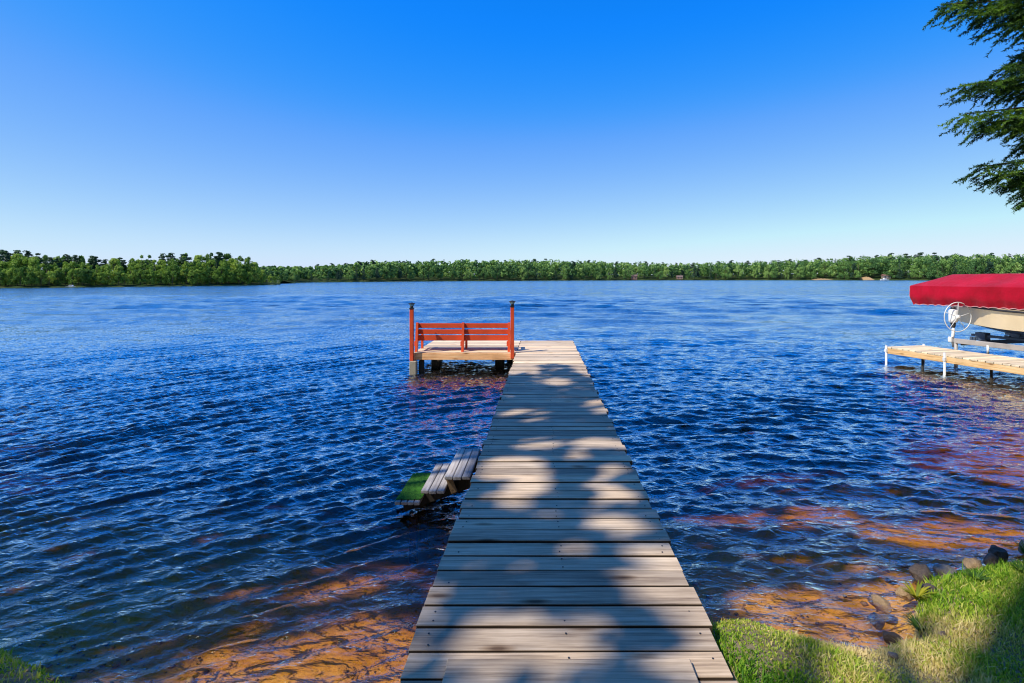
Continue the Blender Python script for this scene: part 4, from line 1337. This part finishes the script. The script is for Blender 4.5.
rock((2.40, 3.36, .05), (.17, .13, .11), MAT['rock_dark'], 'largest dark brown rock at the edge of the bank, right of the orange tan rock', 2)
rock((2.80, 3.45, .06), (.17, .11, .10), MAT['rock_tan'], 'brownish rock with a tan top between two dark rocks in the bank edge', 3)
rock((3.10, 3.61, .05), (.13, .10, .12), MAT['rock_dark'], 'dark rock at the water in front of the tall grass tuft by the right border', 4)
rock((3.34, 3.62, .07), (.17, .10, .11), MAT['rock_grey'], 'grey rock in the bank edge at the right border', 5)
rock((2.12, 2.93, .06), (.09, .07, .06), MAT['rock_grey'], 'pale grey rock half hidden in grass below the yellow leaved weed', 6)
rock((2.28, 3.13, .09), (.10, .08, .07), MAT['rock_dark'], 'dark rock half buried behind the yellow leaved weed', 7)
rock((1.86, 2.83, .01), (.10, .07, .07), MAT['rock_dark'], 'wet dark rock in the small inlet of the bank', 8)
rock((-1.95, 2.42, .02), (.11, .09, .09), MAT['rock_dark'], 'dark wet rock at the left end of the bank beside the grass', 9)
rock((-1.62, 2.28, .0), (.16, .10, .07), MAT['rock_dark'], 'flat dark rock low in the water at the bottom left, right of the grass', 10)
rock((1.90, 3.02, -.02), (.10, .08, .07), MAT['rock_grey'], 'wet grey stone just under water left of the orange tan rock', 12)
rock((2.62, 3.44, .03), (.13, .09, .09), MAT['rock_grey'], 'greyish stone between the largest dark rock and the brownish rock', 13)
rock((2.98, 3.52, .05), (.11, .08, .09), MAT['rock_dark'], 'small dark stone wedged right of the brownish rock', 14)
rock((2.20, 3.22, .02), (.10, .08, .08), MAT['rock_tan'], 'small tan stone behind the yellow leaved weed', 15)
rock((2.28, 3.55, .0), (.07, .06, .06), MAT['rock_dark'], 'small dark rock in the water beside the largest dark rock', 11)

def pebbles():
    r = np.random.default_rng(77)
    V = []; F = []; T = []
    base = [(-1, 0, 0), (1, 0, 0), (0, -1, 0), (0, 1, 0), (0, 0, 1), (0, 0, -1), (.6, .6, .5), (-.6, .6, .5), (-.6, -.6, .5), (.6, -.6, .5)]
    tri = [(1, 3, 6), (3, 0, 7), (0, 2, 8), (2, 1, 9), (4, 6, 7), (4, 7, 8), (4, 8, 9), (4, 9, 6), (6, 3, 7), (7, 0, 8), (8, 2, 9), (9, 1, 6), (5, 3, 1), (5, 0, 3), (5, 2, 0), (5, 1, 2)]
    n = 0
    while n < 900:
        x = r.uniform(-3.2, 4.2); w = r.normal(.12, .35)
        if DX0 < x < DX1: continue
        y = float(np.interp(x, SHORE_X, SHORE_Y)) + w
        if y < 1.6: continue
        z = float(ground_z(x, y)); sz = r.uniform(.004, .015) * (2 if r.uniform() < .08 else 1)
        if z > .12: continue
        a = r.uniform(0, 6.283); sc3 = np.array([sz * r.uniform(.8, 1.4), sz, sz * r.uniform(.45, .75)])
        P = np.array(base) * sc3 * r.uniform(.82, 1.15, (10, 1))
        ca, sa = math.cos(a), math.sin(a)
        P = np.stack([P[:, 0] * ca - P[:, 1] * sa + x, P[:, 0] * sa + P[:, 1] * ca + y, P[:, 2] + z + sz * .25], -1)
        V.append(P); F.append(np.array(tri) + 10 * n); T.append(np.full(16, r.uniform())); n += 1
    t = NT('shore_pebbles'); nn = t.noise(t.coords(), 60, 4, .6)
    c = t.ramp(t.attr(), [(0, (.07, .045, .03)), (.4, (.22, .14, .08)), (.7, (.42, .28, .15)), (1, (.55, .44, .30))])
    c = t.mix(.4, c, t.ramp(nn, [(.3, (.04, .03, .02)), (.7, (.5, .4, .3))]))
    m = t.pbr(c, .6, t.bump(nn, .4, .003), spec=.4)
    tag(link('pebbles', np_mesh('pebbles', np.concatenate(V), np.concatenate(F), var=np.concatenate(T), smooth=True), m), 'small brown and grey pebbles strewn along the water line', 'pebbles', kind='stuff')
pebbles()

def weed(loc, n, h, w, mat, label, seed, spread=.9, name='weed'):
    r = random.Random(seed)
    m = MB()
    st = MB()
    for i in range(n):
        a = r.uniform(0, 6.283); ln = h * r.uniform(.6, 1.15)
        o = Vector((math.cos(a), math.sin(a), 0)); sd = Vector((-o.y, o.x, 0))
        pts = []
        for k in range(6):
            t = k / 5
            pts.append(o * (spread * ln * t ** 1.5) + Vector((0, 0, ln * (t - .35 * spread * t * t))))
        vs = []
        for k, p in enumerate(pts):
            t = k / 5; ww = w * (math.sin(math.pi * min(1, t * .93 + .07)) ** .8) * r.uniform(.9, 1.1)
            vs += [p - sd * ww + Vector((0, 0, .2 * ww)), p, p + sd * ww + Vector((0, 0, .2 * ww))]
        fs = [(3 * k + j, 3 * k + j + 1, 3 * k + j + 4, 3 * k + j + 3) for k in range(5) for j in range(2)]
        m.add(vs, fs, r.uniform(.15, .9), True)
    root = m.build(name, mat, None); root.location = loc
    tag(root, label, 'plant')
MAT['weed_y'] = leaf_mat('yellow_green_weed_leaf', [(0, (.10, .17, .01)), (.5, (.28, .30, .015)), (1, (.48, .42, .03))], .35, obj_rand=False)
MAT['weed_g'] = leaf_mat('green_weed_leaf', [(0, (.02, .07, .01)), (.5, (.06, .15, .02)), (1, (.14, .24, .04))], .35, obj_rand=False)
weed((2.17, 3.08, float(ground_z(2.17, 3.04)) - .01), 46, .11, .0062, MAT['weed_y'], 'yellow green broad leaved weed between the rocks at the water edge', 1)
weed((3.22, 3.52, float(ground_z(3.22, 3.5)) - .01), 40, .14, .0030, MAT['weed_g'], 'tall tuft of grass behind the dark rock near the right border', 2, .6, 'grass_tuft')
weed((2.0, 2.82, float(ground_z(2.0, 2.82)) - .01), 60, .09, .0030, MAT['weed_g'], 'dark green tuft hanging over the small inlet of the bank', 3, 1.0, 'grass_tuft')
weed((2.62, 3.2, float(ground_z(2.62, 3.2)) - .01), 80, .09, .0028, MAT['weed_g'], 'bright green tuft standing on the bank behind the largest dark rock', 4, .9, 'grass_tuft')
weed((2.95, 3.27, float(ground_z(2.95, 3.27)) - .01), 70, .09, .0028, MAT['weed_g'], 'dark green tuft on the bank below the brownish rock', 5, .8, 'grass_tuft')

# ------------------------------------------------------------------ sky, sun, camera
world = bpy.data.worlds.new('World'); sc.world = world; world.use_nodes = True
nt = world.node_tree; bg = nt.nodes['Background']
sky = nt.nodes.new('ShaderNodeTexSky'); sky.sky_type = 'NISHITA'; sky.sun_disc = False
sky.sun_elevation = SUN_EL; sky.sun_rotation = math.atan2(SUN.x, SUN.y)
sky.altitude = 300; sky.air_density = 1.0; sky.dust_density = .4; sky.ozone_density = 2.5
# a deep-blue grade of the sky colour: each channel gets its own gain and gamma
SKY_K = .12
def sky_math(op, a, b):
    nd = nt.nodes.new('ShaderNodeMath'); nd.operation = op
    nt.links.new(a, nd.inputs[0]); nd.inputs[1].default_value = b
    return nd.outputs[0]
sep = nt.nodes.new('ShaderNodeSeparateColor'); cmb = nt.nodes.new('ShaderNodeCombineColor')
nt.links.new(sky.outputs[0], sep.inputs[0])
for i, (gam, gain) in enumerate(((1, 1), (1.02, 1.09), (.95, 2.3))):
    c = sky_math('MULTIPLY', sep.outputs[i], SKY_K)
    if i == 0:
        fc = nt.nodes.new('ShaderNodeFloatCurve'); cv = fc.mapping.curves[0]
        cv.points[0].location = (0, .0015); cv.points[1].location = (1, .85)
        for p in ((.10, .004), (.145, .012), (.235, .144), (.40, .36), (.606, .578)): cv.points.new(*p)
        fc.mapping.update()
        nt.links.new(c, fc.inputs['Value']); c = sky_math('MULTIPLY', fc.outputs[0], 1 / SKY_K)
    else:
        c = sky_math('MULTIPLY', sky_math('POWER', c, gam), gain / SKY_K)
        c = sky_math('MINIMUM', c, (.86, .98)[i - 1] / SKY_K)
    nt.links.new(c, cmb.inputs[i])
nt.links.new(cmb.outputs[0], bg.inputs['Color'])
bg.inputs['Strength'].default_value = SKY_K

sun = bpy.data.lights.new('sun', 'SUN'); sun.energy = 5.0; sun.angle = R(.5); sun.color = (1.0, .93, .82)
so = bpy.data.objects.new('sun', sun); COL.objects.link(so)
so.rotation_euler = SUN.to_track_quat('Z', 'Y').to_euler(); so.location = (-20, -12, 30)

cam = bpy.data.cameras.new('camera'); co = bpy.data.objects.new('camera', cam); COL.objects.link(co)
co.location = (0, 0, EYE); co.rotation_euler = (R(90), 0, 0)
cam.sensor_width = 36; cam.lens = 530 / 1024 * 36
cam.shift_x = -(543 - 512) / 1024; cam.shift_y = -(341.5 - 278) / 1024
cam.clip_start = .05; cam.clip_end = 5000
sc.camera = co

sc.view_settings.view_transform = 'Standard'; sc.view_settings.look = 'None'; sc.view_settings.exposure = 0
sc.render.engine = 'CYCLES'
cy = sc.cycles
cy.use_denoising = True; cy.filter_width = 1.1; cy.pixel_filter_type = 'BLACKMAN_HARRIS'
cy.max_bounces = 8; cy.diffuse_bounces = 3; cy.glossy_bounces = 4; cy.transmission_bounces = 6; cy.transparent_max_bounces = 24
cy.sample_clamp_indirect = 3; cy.sample_clamp_direct = 10
